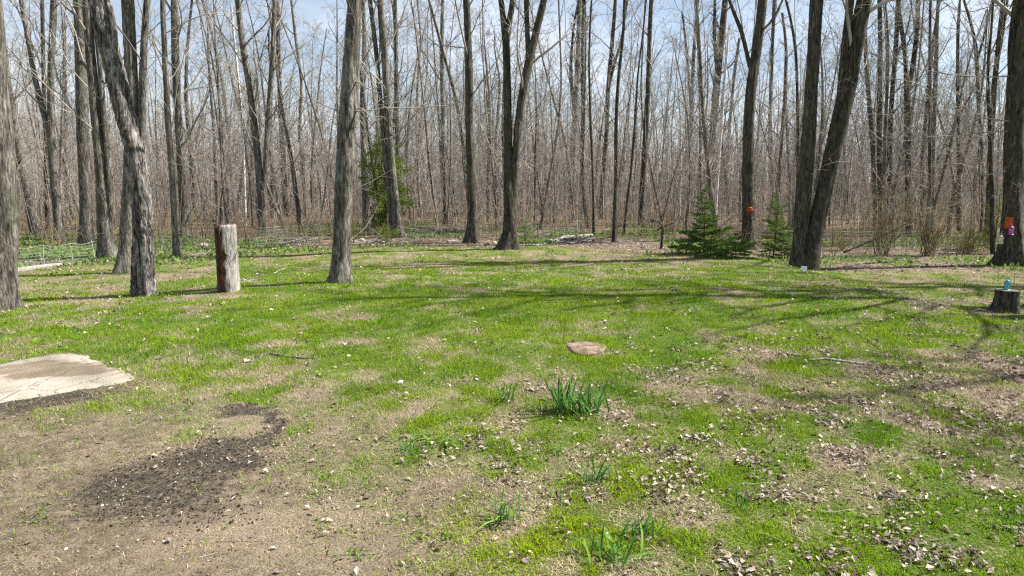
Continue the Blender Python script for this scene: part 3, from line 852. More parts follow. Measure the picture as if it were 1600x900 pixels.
while len(placed) < 232:
    D = 29 + 47 * rg.random() ** 0.9
    x = rg.uniform(-1, 1) * (D * 0.80 + 2)
    if D < 33 and abs(x) < 24 and rg.random() < 0.6: continue
    if any((x - a) ** 2 + (D - b) ** 2 < 1.7 ** 2 for a, b in placed): continue
    placed.append((x, D))
for k, (x, D) in enumerate(placed):
    tm, cm = protos[k % 12]
    px = float(project(x, D, tz(x, D))[0]); gi = int(np.searchsorted(MARKX, px)); gap = GAPS[gi]
    if D < 45:
        rank = sum(1 for a, q in placed if q < 45 and int(np.searchsorted(MARKX, float(project(a, q, tz(a, q))[0]))) == gi and float(project(a, q, tz(a, q))[0]) < px)
        lab = ORD[rank] + " slim trunk from left in nearer woods " + gap; grp = "bare trees in the nearer woods"
    else:
        lab = "bare grey tree far back in the woods, " + gap; grp = "deep woods trees " + gap
    o = thing("forest_tree", (x, D, tz(x, D)), lab, "tree", grp, rg.uniform(0, 6.28))
    s = rg.uniform(0.75, 1.2); o.scale = (s, s, s * rg.uniform(0.9, 1.1))
    o.rotation_euler[0] = rg.normal(0, 0.03); o.rotation_euler[1] = rg.normal(0, 0.03)
    link("trunk", tm, M_BARKBG, o); link("crown", cm, M_TWIG, o)

# beyond them one mass of trunks nobody could count, and the undergrowth of thin saplings and brush
def scatter(templates, X, Y, rg, smin, smax):
    Vs, Qs, off = [], [], 0
    for k, (V, Q_) in enumerate(templates):
        sel = np.arange(len(X)) % len(templates) == k; m = int(sel.sum())
        a = rg.uniform(0, 6.28, m)[:, None]; sc = rg.uniform(smin, smax, m)[:, None]; lx = rg.normal(0, .05, m)[:, None]; ly = rg.normal(0, .05, m)[:, None]
        x = (V[:, 0] * np.cos(a) - V[:, 1] * np.sin(a) + lx * V[:, 2]) * sc + X[sel][:, None]
        y = (V[:, 0] * np.sin(a) + V[:, 1] * np.cos(a) + ly * V[:, 2]) * sc + Y[sel][:, None]
        z = V[:, 2] * sc + terrain(X[sel], Y[sel])[:, None]
        Vs.append(np.stack([x, y, z], -1).reshape(-1, 3)); Qs.append((Q_[None] + (np.arange(m) * len(V))[:, None, None] + off).reshape(-1, 4)); off += m * len(V)
    return mesh_np("scatter", np.concatenate(Vs), np.concatenate(Qs))


rg = np.random.default_rng(99)
tpl = []
for k in range(14):
    tb = Tubes(); H = rg.uniform(12, 19); r0 = rg.uniform(0.06, 0.15)
    P = wander((0, 0, -0.2), (rg.normal(0, .04), rg.normal(0, .04), 1), H, 5, rg, 0.04, 0.03); r = np.linspace(r0, r0 * .25, 5)
    tb.add(P, r, 5)
    sprout(tb, P, r, H * 0.45, rg, 0, [(10, 0.4, 0.9, 0.5, 3, 3, 0.12, 0.06), (6, 0.5, 1.0, 0.5, 2, 3, 0.16, 0.04)], 0.25)
    tpl.append(tb.arrays())
n = 430; D = rg.uniform(72, 135, n); X = rg.uniform(-1, 1, n) * (D * 0.82 + 3)
tag(link("far_woods", scatter(tpl, X, D, rg, 0.8, 1.15), M_TWIG), "far leafless woods reading as one grey brown mass", "woods", kind="stuff")
tpl = []
for k in range(60):
    tb = Tubes(); tall = k % 3 == 0
    H = rg.uniform(4.5, 8.5) if tall else rg.uniform(1.0, 4.5)
    r0 = 0.004 + 0.0028 * H * rg.uniform(0.7, 1.3)
    P = wander((0, 0, -0.1), (rg.normal(0, .1), rg.normal(0, .1), 1), H, 5, rg, 0.07, 0.03); r = np.linspace(r0, 0.005, 5)
    tb.add(P, r, 3)
    sprout(tb, P, r, H * 0.55, rg, 0, [(7 if tall else 5, 0.4, 1.1, 0.5, 3, 3, 0.15, 0.05), (3.2 if tall else 2.6, 0.5, 1.0, 0.6, 2, 3, 0.15, 0.03)], 0.12)
    tpl.append(tb.arrays())
n = 3100; D = 27.5 + 65 * rg.random(n) ** 1.2; X = rg.uniform(-1, 1, n) * (D * 0.82 + 2)
ok = D > 27.5 + 6 * fbm(X, D, 6, 2, 123); X, D = X[ok], D[ok]
um = scatter(tpl, X, D, rg, 0.75, 1.25)
tag(link("undergrowth", um, M_BRUSH), "dense thin brown saplings and brush filling the woods", "undergrowth", kind="stuff")

tpl = []
for k in range(24):
    tb = Tubes(); H = rg.uniform(2.5, 10.5)
    P = wander((0, 0, -0.1), (rg.normal(0, .07), rg.normal(0, .07), 1), H, 3, rg, 0.06, 0.02); tb.add(P, np.array([0.035, 0.025, 0.012]), 3)
    for q in range(6):
        p, d = along(P, rg.uniform(0.2, 0.95)); tb.add(wander(p, perp_dir(d, rg.uniform(.35, .9), rg.uniform(0, 6.28)), H * rg.uniform(.12, .35), 2, rg, .1), np.array([0.014, 0.010]), 3)
    tpl.append(tb.arrays())
n = 4300; D = rg.uniform(52, 150, n); X = rg.uniform(-1, 1, n) * (D * 0.82 + 2)
tag(link("far_thicket", scatter(tpl, X, D, rg, 0.75, 1.25), M_BRUSH), "far brown thicket of saplings behind the deep woods", "thicket", kind="stuff")
tpl = []
for k in range(30):
    tb = Tubes()
    for q in range(5):
        H = rg.uniform(0.25, 1.1); x0, y0 = rg.normal(0, .22, 2)
        P = wander((x0, y0, -0.05), (rg.normal(0, .25), rg.normal(0, .25), 1), H, 3, rg, 0.1, 0.0); tb.add(P, np.array([0.007, 0.006, 0.004]), 3)
        for w in range(2):
            p, d = along(P, rg.uniform(0.3, 0.9)); tb.add(wander(p, perp_dir(d, rg.uniform(.4, 1), rg.uniform(0, 6.28)), H * rg.uniform(.2, .5), 2, rg, .1), np.array([0.005, 0.003]), 3)
    tpl.append(tb.arrays())
n = 1900; D = 26.5 + 45 * rg.random(n) ** 1.3; X = rg.uniform(-1, 1, n) * (D * 0.8 + 2)
ok = D > edge_y(X) + 2.2 + 3 * fbm(X, D, 4, 2, 223); X, D = X[ok], D[ok]
tag(link("dry_weeds", scatter(tpl, X, D, rg, 0.7, 1.4), M_WEED), "dry straw coloured weeds and low brush on the woods floor", "weeds", kind="stuff")

MINR = 0.003
# ------------------------------------------------------------------ broken stump post
b = gpt(358, 454)
pr = 32 / F * b[1] / 2; ph_ = 106 / F * b[1]
st = thing("tree_stump", tuple(b), "tall broken stump with pale bark and reddish rotten wood on its left side", "stump")
rg = np.random.default_rng(5)
n, s = 26, 30
a = np.arange(s) * 2 * np.pi / s
V = []
for k in range(n):
    h = k / (n - 1) * ph_
    rr = pr * (0.80 + 0.05 * np.sin(3 * a + h * 2) + 0.05 * rg.random(s)) * (1.06 - 0.03 * k / n)
    V.append(np.stack([rr * np.cos(a), rr * np.sin(a), np.full(s, h - 0.06) + (k == n - 1) * 0.05 * rg.random(s)], 1))
V = np.concatenate(V); V = np.concatenate([V, [[0, 0, ph_ - 0.08]]])
i = np.arange(n - 1)[:, None]; j = np.arange(s)[None]
Qs = np.stack([i * s + j, i * s + (j + 1) % s, (i + 1) * s + (j + 1) % s, (i + 1) * s + j], -1).reshape(-1, 4)
Tt = np.stack([(n - 1) * s + np.arange(s), (n - 1) * s + (np.arange(s) + 1) % s, np.full(s, len(V) - 1)], 1)
tag(link("wood_core", mesh_np("wood_core", V, Qs, Tt), M_ROT, st), "reddish brown rotten wood")
# bark shell over part of the circumference: ragged left edge, inner and outer skins
def shell(a0, a1, thick, z0, z1, nn, ss, rag0, rag1, rg, topfn=None):
    V = []
    for lay in (0, 1):
        for k in range(nn):
            f = k / (nn - 1)
            e0 = a0 + rag0 * (vnoise(f * 9.0, 3.0, 4) - 0.5); e1 = a1 + rag1 * (vnoise(f * 9.0, 8.0, 6) - 0.5)
            for q in range(ss):
                an = e0 + (e1 - e0) * q / (ss - 1)
                zt = z1 if topfn is None else topfn(an)
                z = z0 + (zt - z0) * f
                r = pr * (0.88 + thick * lay + 0.05 * (rg.random() - 0.5) * lay + 0.03 * math.sin(4 * an + 3 * f))
                V.append((r * math.cos(an), r * math.sin(an), z))
    V = np.array(V); o = nn * ss; Q = []
    for k in range(nn - 1):
        for q in range(ss - 1):
            A = k * ss + q
            Q.append((o + A, o + A + 1, o + A + ss + 1, o + A + ss)); Q.append((A, A + ss, A + ss + 1, A + 1))
    for k in range(nn - 1):
        for q in (0, ss - 1):
            A = k * ss + q
            Q.append((A, o + A, o + A + ss, A + ss))
    for q in range(ss - 1):
        A = (nn - 1) * ss + q
        Q.append((A, o + A, o + A + 1, A + 1))
    return mesh_np("bark", V, np.array(Q))
tag(link("bark", shell(R(-88), R(135), 0.13, -0.05, ph_ * 0.99, 24, 26, 0.9, 0.3, rg, lambda an: ph_ * (0.985 if math.cos(an) > -0.2 else 0.8) ), M_PALE, st), "pale grey bark")
tag(link("bark", shell(R(196), R(246), 0.13, -0.05, ph_ * 1.0, 20, 10, 0.3, 0.3, rg), M_CHAR, st), "dark weathered bark strip")

# ------------------------------------------------------------------ snag details: bare pale patches of stripped wood
# ------------------------------------------------------------------ cut stump with lantern at the right
b = gpt(1571, 486)
sr = 21 / F * b[1]; sh = 34 / F * b[1]
cs = thing("cut_stump", tuple(b), "low dark cut stump carrying the turquoise lantern at the right edge of the lawn", "stump")
rg = np.random.default_rng(8)
n, s = 12, 28; a = np.arange(s) * 2 * np.pi / s; V = []
for k in range(n):
    f = k / (n - 1)
    rr = sr * (0.80 + 0.55 * (1 - f) ** 3 * (0.6 + 0.4 * np.cos(5 * a + 1))) * (1 + 0.06 * np.sin(4 * a) + 0.08 * (rg.random(s) - .5))
    V.append(np.stack([rr * np.cos(a), rr * np.sin(a), np.full(s, -0.06 + f * (sh + 0.06))], 1))
V = np.concatenate(V)
i = np.arange(n - 1)[:, None]; j = np.arange(s)[None]
Qs = np.stack([i * s + j, i * s + (j + 1) % s, (i + 1) * s + (j + 1) % s, (i + 1) * s + j], -1).reshape(-1, 4)
link("bark", mesh_np("bark", V, Qs), M_DARK, cs)
topv = V[-s:] * np.array([0.985, 0.985, 1]); topv = np.concatenate([topv - [0, 0, 0.004], [[0, 0, sh + 0.004]]])
link("cut_face", mesh_np("cut_face", topv, None, np.stack([np.arange(s), (np.arange(s) + 1) % s, np.full(s, s)], 1)), plain_mat("weathered_cut_wood", (0.16, 0.13, 0.10), (0.32, 0.27, 0.21), 20, 0.9, 0.4), cs)


def lathe(prof, s=14):
    V = []; a = np.arange(s) * 2 * np.pi / s
    for r, z in prof: V.append(np.stack([r * np.cos(a), r * np.sin(a), np.full(s, z)], 1))
    n = len(prof); V = np.concatenate(V)
    i = np.arange(n - 1)[:, None]; j = np.arange(s)[None]
    Q = np.stack([i * s + j, i * s + (j + 1) % s, (i + 1) * s + (j + 1) % s, (i + 1) * s + j], -1).reshape(-1, 4)
    return V, Q


def lantern(loc, label, c, hgt, glass, hang=False):
    k = hgt / 0.24
    o = thing("garden_lantern", loc, label, "lantern", "metal garden lanterns")
    m = plain_mat("lantern_paint", tuple(v * 0.8 for v in c), c, 9, 0.4, 0, 0.5)
    V, Q = lathe([(0.0, 0), (0.065, 0), (0.065, 0.014), (0.055, 0.022), (0.0, 0.022)]); link("base", mesh_np("base", V * k, Q, smooth=False), m, o)
    V, Q = lathe([(0.048, 0.023), (0.05, 0.06), (0.05, 0.12), (0.046, 0.157)]); link("glass", mesh_np("glass", V * k, Q), glass, o)
    for q in range(6):
        a = q * math.pi / 3; t = Tubes()
        t.add(np.array([[0.056 * math.cos(a), 0.056 * math.sin(a), 0.02], [0.056 * math.cos(a), 0.056 * math.sin(a), 0.16]]) * k, np.array([0.005, 0.005]) * k, 5)
        link("bar", t.mesh("bar"), m, o)
    V, Q = lathe([(0.0, 0.158), (0.068, 0.158), (0.068, 0.166), (0.04, 0.19), (0.034, 0.205), (0.02, 0.215), (0.0, 0.217)]); rf = link("roof", mesh_np("roof", V * k, Q), m, o)
    t = Tubes(); a = np.linspace(0, math.pi, 9)
    t.add(np.stack([0.03 * np.cos(a), 0 * a, 0.208 + 0.045 * np.sin(a)], 1) * k, np.full(9, 0.003) * k, 5); link("handle", t.mesh("handle"), m, rf)
    return o


GL_T = plain_mat("glass_turquoise", (0.10, 0.36, 0.38), (0.2, 0.5, 0.5), 12, 0.15, 0, 0.6)
GL_P = plain_mat("glass_pink", (0.40, 0.08, 0.28), (0.55, 0.2, 0.42), 12, 0.15, 0, 0.6)
GL_W = plain_mat("glass_clear_white", (0.45, 0.45, 0.36), (0.62, 0.62, 0.52), 12, 0.15, 0, 0.6)
lantern((b[0] - 0.02, b[1], b[2] + sh + 0.002), "turquoise metal lantern standing on the cut stump", (0.04, 0.36, 0.40), 0.24, GL_T)
hk = thing("shepherd_hook", (b[0] + 0.10, b[1] - 0.02, b[2] + sh), "thin dark metal rod standing on the cut stump behind the lantern", "rod")
t = Tubes(); t.add(np.array([[0, 0, -0.12], [0.0, 0, 0.16], [0.005, 0, 0.34]]), [0.006, 0.006, 0.005], 6); link("rod", t.mesh("rod"), M_POST, hk)
hk = thing("garden_stake", (b[0] + 0.19, b[1] + 0.02, b[2] + sh), "short dark metal stake at the right rim of the cut stump", "stake")
t = Tubes(); t.add(np.array([[0, 0, -0.12], [0.0, 0, 0.06], [0.006, 0, 0.14]]), [0.006, 0.006, 0.005], 6); link("rod", t.mesh("rod"), M_POST, hk)
# the big right tree: sign and lanterns
TB = gpt(1578, 414)
OR = plain_mat("orange_paint", (0.28, 0.045, 0.012), (0.42, 0.08, 0.02), 10, 0.6)


def board(name, label, cat, px0, py0, px1, py1, D, mat, th=0.012, tilt=0.0):
    p0 = pdep(px0, py1, D); p1 = pdep(px1, py0, D)
    c = (p0 + p1) / 2; w = (p1[0] - p0[0]) / 2; h = (p1[2] - p0[2]) / 2
    rg = np.random.default_rng(3)
    xs = [-w, -w * .93, w * .93, w]; V = []
    out = [(-w, -h * .92), (-w * .92, -h), (w * .92, -h), (w, -h * .9), (w * .98, h * .9), (w * .9, h), (-w * .9, h), (-w, h * .93)]
    for y in (-th / 2, th / 2):
        for (a, q) in out: V.append((a, y, q))
    n = len(out)
    me = bpy.data.meshes.new(name)
    fs = [tuple(range(n)), tuple(range(2 * n - 1, n - 1, -1))] + [((k + 1) % n, k, n + k, n + (k + 1) % n) for k in range(n)]
    me.from_pydata(V, [], fs); me.update()
    o = link(name, me, mat, loc=tuple(c)); o.rotation_euler = (0, tilt, 0)
    return tag(o, label, cat)


trad = 31 / F * TB[1] / 2
board("orange_sign", "small orange board fixed to the thick right edge tree", "sign", 1569, 339, 1584, 357, TB[1] - trad * 1.12 - 0.02, OR, tilt=0.06)
p = pdep(1579, 367, TB[1] - trad * 1.2 - 0.12)
lp = lantern(tuple(p), "pink metal lantern hanging below the orange board on the right edge tree", (0.27, 0.035, 0.20), 0.33, GL_P)
t = Tubes(); t.add(np.array([[0, 0.20, 0.40], [0, 0.08, 0.41], [0, 0.0, 0.35]]), [0.005] * 3, 5); link("hook", t.mesh("hook"), M_POST, lp)
p = pdep(1563, 381, TB[1] - trad * 1.2 - 0.15)
lw = lantern(tuple(p), "off white metal lantern hanging left of the pink one on the right edge tree", (0.50, 0.48, 0.38), 0.32, GL_W)
t = Tubes(); t.add(np.array([[0.24, 0.25, 0.42], [0.1, 0.1, 0.43], [0, 0.0, 0.34]]), [0.006] * 3, 5); link("hook", t.mesh("hook"), M_POST, lw)
# orange blaze on the marked tree and the white card at the double tree
OB = gpt(1169, 390)
tr_ = 18 / F * OB[1] / 2
c0 = pdep(1168, 327, OB[1])
nn, s = 5, 9; V = []
for k in range(nn):
    for q in range(s):
        an = R(-90) + (q / (s - 1) - 0.5) * R(56) * (1 - 0.35 * abs(k - 2) / 2)
        V.append((tr_ * 1.14 * math.cos(an), tr_ * 1.14 * math.sin(an), (k - 2) * 0.05))
i = np.arange(nn - 1)[:, None]; j = np.arange(s - 1)[None]
me = mesh_np("paint_blaze", V, np.stack([i * s + j, i * s + j + 1, (i + 1) * s + j + 1, (i + 1) * s + j], -1).reshape(-1, 4))
o = tag(link("trail_marker", me, OR, loc=tuple(c0)), "orange round marker on the dark tree behind the spruces", "marker")
md = o.modifiers.new("thick", 'SOLIDIFY'); md.thickness = 0.012
WB = gpt(1256, 424)
cardm = plain_mat("white_card", (0.6, 0.62, 0.66), (0.8, 0.8, 0.8), 14, 0.5)
wc = board("white_card", "small white card leaning at the foot of the double tree", "card", 1251, 416, 1261, 425, WB[1] - 0.12, cardm, 0.012, 0.1)

# ------------------------------------------------------------------ rocks and logs
def rock_mesh(seed):
    rg = np.random.default_rng(seed)
    n, s = 6, 9; V = []
    for k in range(n):
        th = math.pi * (k + 0.5) / n
        for q in range(s):
            an = 2 * math.pi * q / s
            r = 1 + 0.28 * (rg.random() - 0.5)
            V.append((r * math.sin(th) * math.cos(an), r * math.sin(th) * math.sin(an) * 0.8, 0.62 * r * math.cos(th)))
    V = np.array(V); i = np.arange(n - 1)[:, None]; j = np.arange(s)[None]
    Q = np.stack([i * s + j, (i + 1) * s + j, (i + 1) * s + (j + 1) % s, i * s + (j + 1) % s], -1).reshape(-1, 4)
    T = [(q, (q + 1) % s, len(V)) for q in range(s)] + [((n - 1) * s + (q + 1) % s, (n - 1) * s + q, len(V) + 1) for q in range(s)]
    V = np.concatenate([V, [[0, 0, 0.6], [0, 0, -0.6]]])
    return mesh_np("rock", V, Q, np.array(T), smooth=False)


RM = [rock_mesh(k) for k in range(5)]
rg = np.random.default_rng(21)
ROCKS = [(556, 379, 8, "grey stone at the left end of the small stone row by the cedar"), (566, 377, 9, "pinkish pale stone near the middle of the stone row by the cedar"),
         (577, 380, 8, "flat grey stone in front of the pinkish one by the cedar"), (587, 378, 8, "grey stone right of the middle of the stone row by the cedar"), (599, 380, 6, "small stone at the right end of the stone row by the cedar"),
         (752, 384, 7, "dark stone just right of the knobbed dark tree"), (762, 383, 8, "mid grey stone in the row between the two dark central trees"), (773, 381, 8, "dark stone close left of the two-stemmed central tree"),
         (814, 372, 7, "pale stone right of the two-stemmed central tree"), (66, 408, 9, "grey stone by the left fence foot"), (318, 385, 12, "low grey stone left behind the broken stump")]
for k, (px, py, w, lab) in enumerate(ROCKS):
    p = gpt(px, py); r = w / F * p[1] / 2 * 1.1
    o = tag(link("field_stone", RM[k % 5], M_ROCK, loc=(p[0], p[1], p[2] + r * 0.3)), lab, "stone", "field stones at the woods edge")
    o.scale = (r * 1.2, r, r * rg.uniform(0.8, 1.1)); o.rotation_euler = (0, 0, rg.uniform(0, 6.28))


def log(name, label, pts, w, mat, seed, lift=0.5, cat="log", stubs=0, sides=10, group=None, plane=False):
    """a fallen stem lying along ground pixels"""
    rg = np.random.default_rng(seed)
    P = np.array([gpt(*q[:2]) for q in pts])
    if plane: P = np.array([P[0]] + [pdep(q[0], q[1], P[0][1] + 0.15 * k) for k, q in enumerate(pts)][1:])
    dm = P[:, 1].mean()
    r = np.array([(q[2] if len(q) > 2 else w) / F * dm / 2 for q in pts])
    P[:, 2] += r * lift + np.array([(q[3] if len(q) > 3 else 0) for q in pts])
    b = P[0].copy(); root = thing(name, tuple(b), label, cat, group)
    # resample
    u = np.linspace(0, len(P) - 1, 14)
    PP = np.stack([np.interp(u, np.arange(len(P)), P[:, k]) for k in range(3)], 1) - b
    rr = np.interp(u, np.arange(len(P)), r) * (1 + 0.10 * (rg.random(14) - 0.5))
    PP[:, 2] += 0.25 * rr * (rg.random(14) - 0.5)
    PP = np.concatenate([PP[:1], PP, PP[-1:]]); PP[0] -= 0.01 * unit(PP[2] - PP[1]); PP[-1] += 0.01 * unit(PP[-2] - PP[-3])
    rr = np.concatenate([[rr[0] * 0.05], rr, [rr[-1] * 0.05]])
    tb = Tubes(); tb.add(PP, rr, sides); stm = link("stem", tb.mesh("stem"), mat, root)
    for k in range(stubs):
        p, d = along(PP[1:-1], rg.uniform(0.2, 0.95)); t = Tubes()
        ln = rg.uniform(0.1, 0.35) * (1 if w > 4 else 0.6)
        t.add(wander(p, perp_dir(d, 0.8, rg.uniform(0, 3.1)), ln, 4, rg, 0.15, 0.05), np.linspace(rr.max() * 0.4, rr.max() * 0.12, 4), 5)
        link("branch_stub", t.mesh("branch_stub"), mat, stm)
    return root


log("fallen_log", "pale weathered log lying at the foot of the left fence", [(18, 427, 9), (50, 422, 9), (85, 417, 7), (110, 414, 5)], 8, M_LOG, 31, 0.6, stubs=2)
log("fallen_log", "white fallen log in the brush right of the central tree", [(858, 380, 6), (885, 374, 7), (925, 370, 6)], 6, M_LOG, 32, 0.8, stubs=2)
log("fallen_log", "short pale log end lying beside the knobbed dark tree", [(699, 379, 5), (714, 378, 5)], 5, M_LOG, 33, 0.6)
log("fallen_log", "dark log lying left of the knobbed dark tree", [(684, 366, 7), (705, 364, 8), (728, 363, 6)], 7, M_CHAR, 34, 0.8)
log("fallen_log", "grey log arching over the leaf litter behind the short wooden stake", [(1004, 356, 5), (1014, 347, 5), (1026, 346, 5), (1037, 355, 4)], 5, M_SNAG, 35, 0.8, stubs=3, plane=True)
log("fallen_log", "long thin grey log behind the two central dark trees", [(640, 356, 3), (672, 358, 3.5), (688, 364, 3)], 3, M_SNAG, 36, 0.8)
log("fallen_log", "dark mossy log lying behind the broken stump", [(300, 347, 5), (330, 346, 5), (345, 348, 4)], 5, M_CHAR, 37, 0.7, stubs=2)
log("fallen_log", "long pale stick-like log left of the white log", [(808, 384, 2.4), (838, 384, 2.6), (862, 380, 2.4)], 2.5, M_LOG, 38, 0.9)
log("leaning_pole", "long dead pole leaning low across the bare bushes", [(1318, 396, 3), (1362, 377, 3.4), (1400, 359, 3), (1456, 331, 2)], 3, M_DARK, 39, 0.9, cat="pole", plane=True)
log("fallen_branch", "pale fallen branch beside the orange-marked tree", [(1122, 358, 2.5), (1136, 346, 2.4), (1150, 336, 1.8)], 2, M_LOG, 40, 0.9, cat="branch", stubs=2, plane=True)
log("fallen_branch", "long grey stick lying on leaf litter at the slope right of the double tree", [(1318, 418, 3), (1350, 412, 3.5), (1392, 410, 3)], 3, M_SNAG, 41, 0.8, cat="branch", stubs=2)
log("fallen_branch", "thin dark curved stick on the grass in the left middle of the lawn", [(398, 560, 2), (420, 553, 3), (440, 557, 3.4), (470, 561, 3.4), (498, 560, 1.6)], 3, M_SNAG, 42, 1.0, cat="stick", sides=6)
log("fallen_branch", "long pale crooked stick lying on the grass at the right", [(1264, 564, 3.5), (1290, 562, 4), (1310, 565, 4), (1340, 569, 3.6), (1366, 571, 2.6)], 3.6, M_LOG, 43, 0.9, cat="stick", stubs=1, sides=6)
log("fallen_branch", "small forked pale twig on the bare soil beside the slab", [(216, 662, 2.5), (235, 653, 2.5), (262, 636, 2)], 2, M_SNAG, 44, 1.0, cat="stick", stubs=2, sides=6)
log("fallen_branch", "thin pale twig among the dead leaves at the lower right", [(1262, 672, 1.8), (1275, 662, 2), (1296, 659, 1.5)], 2, M_SNAG, 45, 1.0, cat="stick", sides=6)
log("fallen_branch", "pale stick lying on the grass just right of the broken stump", [(380, 441, 1.8), (396, 438, 2), (420, 437, 1.5)], 2, M_LOG, 46, 1.0, cat="stick", sides=6)
log("fallen_branch", "thin pale stick on the lawn left of the big lone tree", [(428, 428, 1.8), (440, 422, 2), (447, 420, 1.4)], 2, M_LOG, 47, 1.0, cat="stick", sides=6)
# short leaning stake
b = gpt(1033, 389)
sk = thing("wooden_stake", tuple(b), "short dark wooden stake at the lawn edge left of the young spruce", "stake")
t = Tubes(); q = pdep(1036, 352, b[1]) - b
t.add(np.array([[0, 0, -0.1], q * 0.5, q, q * 1.001]), [0.06, 0.05, 0.045, 0.004], 8); link("shaft", t.mesh("shaft"), M_CHAR, sk)
t = Tubes(); t.add(np.array([q * 0.93 + [-0.22, 0, -0.12], q * 0.95, q * 1.0 + [0.42, 0.05, 0.10]]), [0.03, 0.035, 0.02], 7); link("cross_branch", t.mesh("cross_branch"), M_CHAR, sk)


def brush_pile(label, px, py, wpx, n, seed, mat):
    rg = np.random.default_rng(seed); b = gpt(px, py); w = wpx / F * b[1] / 2
    o = thing("brush_pile", tuple(b), label, "brush pile")
    for k in range(n):
        p = np.array([rg.normal(0, w * 0.45), rg.normal(0, 0.35), 0]); an = rg.normal(0, 0.5)
        p[2] = tz(b[0] + p[0], b[1] + p[1]) - b[2] + abs(rg.normal(0, 0.10)) + 0.02
        ln = rg.uniform(0.5, 1.4); d = np.array([math.cos(an), math.sin(an) * 0.6, rg.normal(0.05, 0.12)]) * (1 if rg.random() < .5 else -1)
        t = Tubes(); t.add(wander(p - d * ln / 2, d, ln, 6, rg, 0.08, 0), np.linspace(0.022, 0.006, 6) * rg.uniform(0.6, 1.3), 5)
        link("stick", t.mesh("stick"), mat, o)
    return o


brush_pile("heap of pale dead sticks at the woods edge left of the big lone tree", 468, 382, 50, 45, 51, M_LOG)
brush_pile("low heap of grey sticks beside the white fallen log", 905, 380, 70, 35, 52, M_SNAG)
brush_pile("scatter of dead branches behind the bare bushes near the right edge tree", 1500, 392, 70, 30, 53, M_SNAG)
brush_pile("low tangle of sticks behind the left fence", 118, 362, 60, 28, 54, M_SNAG)

# ------------------------------------------------------------------ wire fences
def fence(label, pts, h, rail, seed, posts_mat=M_POST, mesh_step=0.12, nh=7, wire=0.005):
    rg = np.random.default_rng(seed)
    P = np.array([gpt(*q) for q in pts]); b = P[0].copy()
    o = thing("wire_fence", tuple(b), label, "fence", "wire fences along the woods")
    n = len(P)
    tops = P + np.array([0, 0, h])
    for k in range(n):
        t = Tubes(); l = rg.normal(0, 0.05)
        t.add(np.array([P[k] - b - [0, 0, 0.15], tops[k] - b + [l, 0, 0.08]]), [0.014, 0.013], 6); link("post", t.mesh("post"), posts_mat, o)
    u = np.linspace(0, n - 1, 6 * n)
    for q in range(nh):
        f = q / (nh - 1)
        L = np.stack([np.interp(u, np.arange(n), (P * (1 - f) + tops * f)[:, k]) for k in range(3)], 1) - b
        L[:, 2] += -0.05 * f * np.sin(u * math.pi) ** 2 + 0.012 * rg.random(len(u)) + 0.03
        t = Tubes()
        top = (q == nh - 1)
        t.add(L, np.full(len(u), 0.007 if (top and rail is not None) else wire), 4); link("top_rail" if top and rail else "wire", t.mesh("wire"), rail if (top and rail) else M_WIRE, o)
    t = Tubes(); tot = np.linalg.norm(P[-1] - P[0]); m = int(tot / mesh_step)
    for q in range(m):
        uu = q / m * (n - 1)
        p = np.array([np.interp(uu, np.arange(n), P[:, k]) for k in range(3)]) - b
        t.add(np.array([p + [0, 0, 0.02], p + [rg.normal(0, .01), 0.0, h - 0.03]]), [wire * 0.8] * 2, 3)
    tag(link("wire_mesh", t.mesh("wire_mesh"), M_WIRE, o), kind="stuff")
    return o


fence("low green wire mesh fence with a pale top rail at the far left", [(-20, 424), (22, 420), (68, 416), (115, 412), (150, 408)], 0.58, M_ROPE, 61, M_ROPE)
fence("wire mesh fence on thin dark posts between the broken stump and the big lone tree", [(252, 392), (320, 390), (385, 388), (447, 384), (500, 381)], 0.75, None, 62)
fence("sagging wire fence between the cedar and the white fallen log", [(640, 372), (700, 372), (770, 372), (840, 373), (905, 373)], 0.55, None, 63)
fence("bright strands of wire fence behind the double tree and the bare bushes", [(1225, 390), (1300, 390), (1370, 390), (1440, 390)], 0.75, None, 64, mesh_step=0.4, wire=0.006)

# ------------------------------------------------------------------ conifers
def needle_bough(seed, L=1.0, flat=0.12, dens=1.0):
    """one spruce bough along +X: a stem with side twigs set with needles"""
    rg = np.random.default_rng(seed); V, T = [], []

    def needles(p, d, ln, n):
        for k in range(n):
            u = k / n
            q = p + d * ln * u
            nd = perp_dir(d, rg.uniform(0.5, 1.0), rg.uniform(0, 6.28)); nl = rg.uniform(0.05, 0.09)
            s = unit(np.cross(nd, rg.normal(0, 1, 3))) * 0.013
            i = len(V); V.extend([q + s, q - s, q + nd * nl]); T.append((i, i + 1, i + 2))
    needles(np.zeros(3), np.array([1., 0, 0.05]), L, int(40 * dens))
    for k in range(9):
        u = 0.12 + 0.8 * k / 9
        for sd in (-1, 1):
            d = unit(np.array([0.75, sd * rg.uniform(0.6, 1.0), rg.normal(-0.05, flat)])); ln = L * 0.42 * (1.1 - u) + 0.05
            needles(np.array([u * L, 0, 0.05 * u]), d, ln, int(46 * dens * (0.5 + ln)))
    return np.array(V), np.array(T)


def tinted(name, V, T, c0, c1, seed, per=3):
    rg = np.random.default_rng(seed); me = mesh_np(name, V, None, T, smooth=False)
    k = len(V) // per; f = rg.random((k, 1)); C = np.array(c0) * (1 - f) + np.array(c1) * f
    setcol(me, np.repeat(C, per, 0)); return me


BOUGH = [tinted("bough", *needle_bough(70 + k), (0.055, 0.105, 0.025), (0.17, 0.25, 0.06), 70 + k) for k in range(4)]
BOUGH_Y = [tinted("bough", *needle_bough(80 + k, dens=0.7), (0.07, 0.12, 0.03), (0.17, 0.24, 0.06), 80 + k) for k in range(3)]


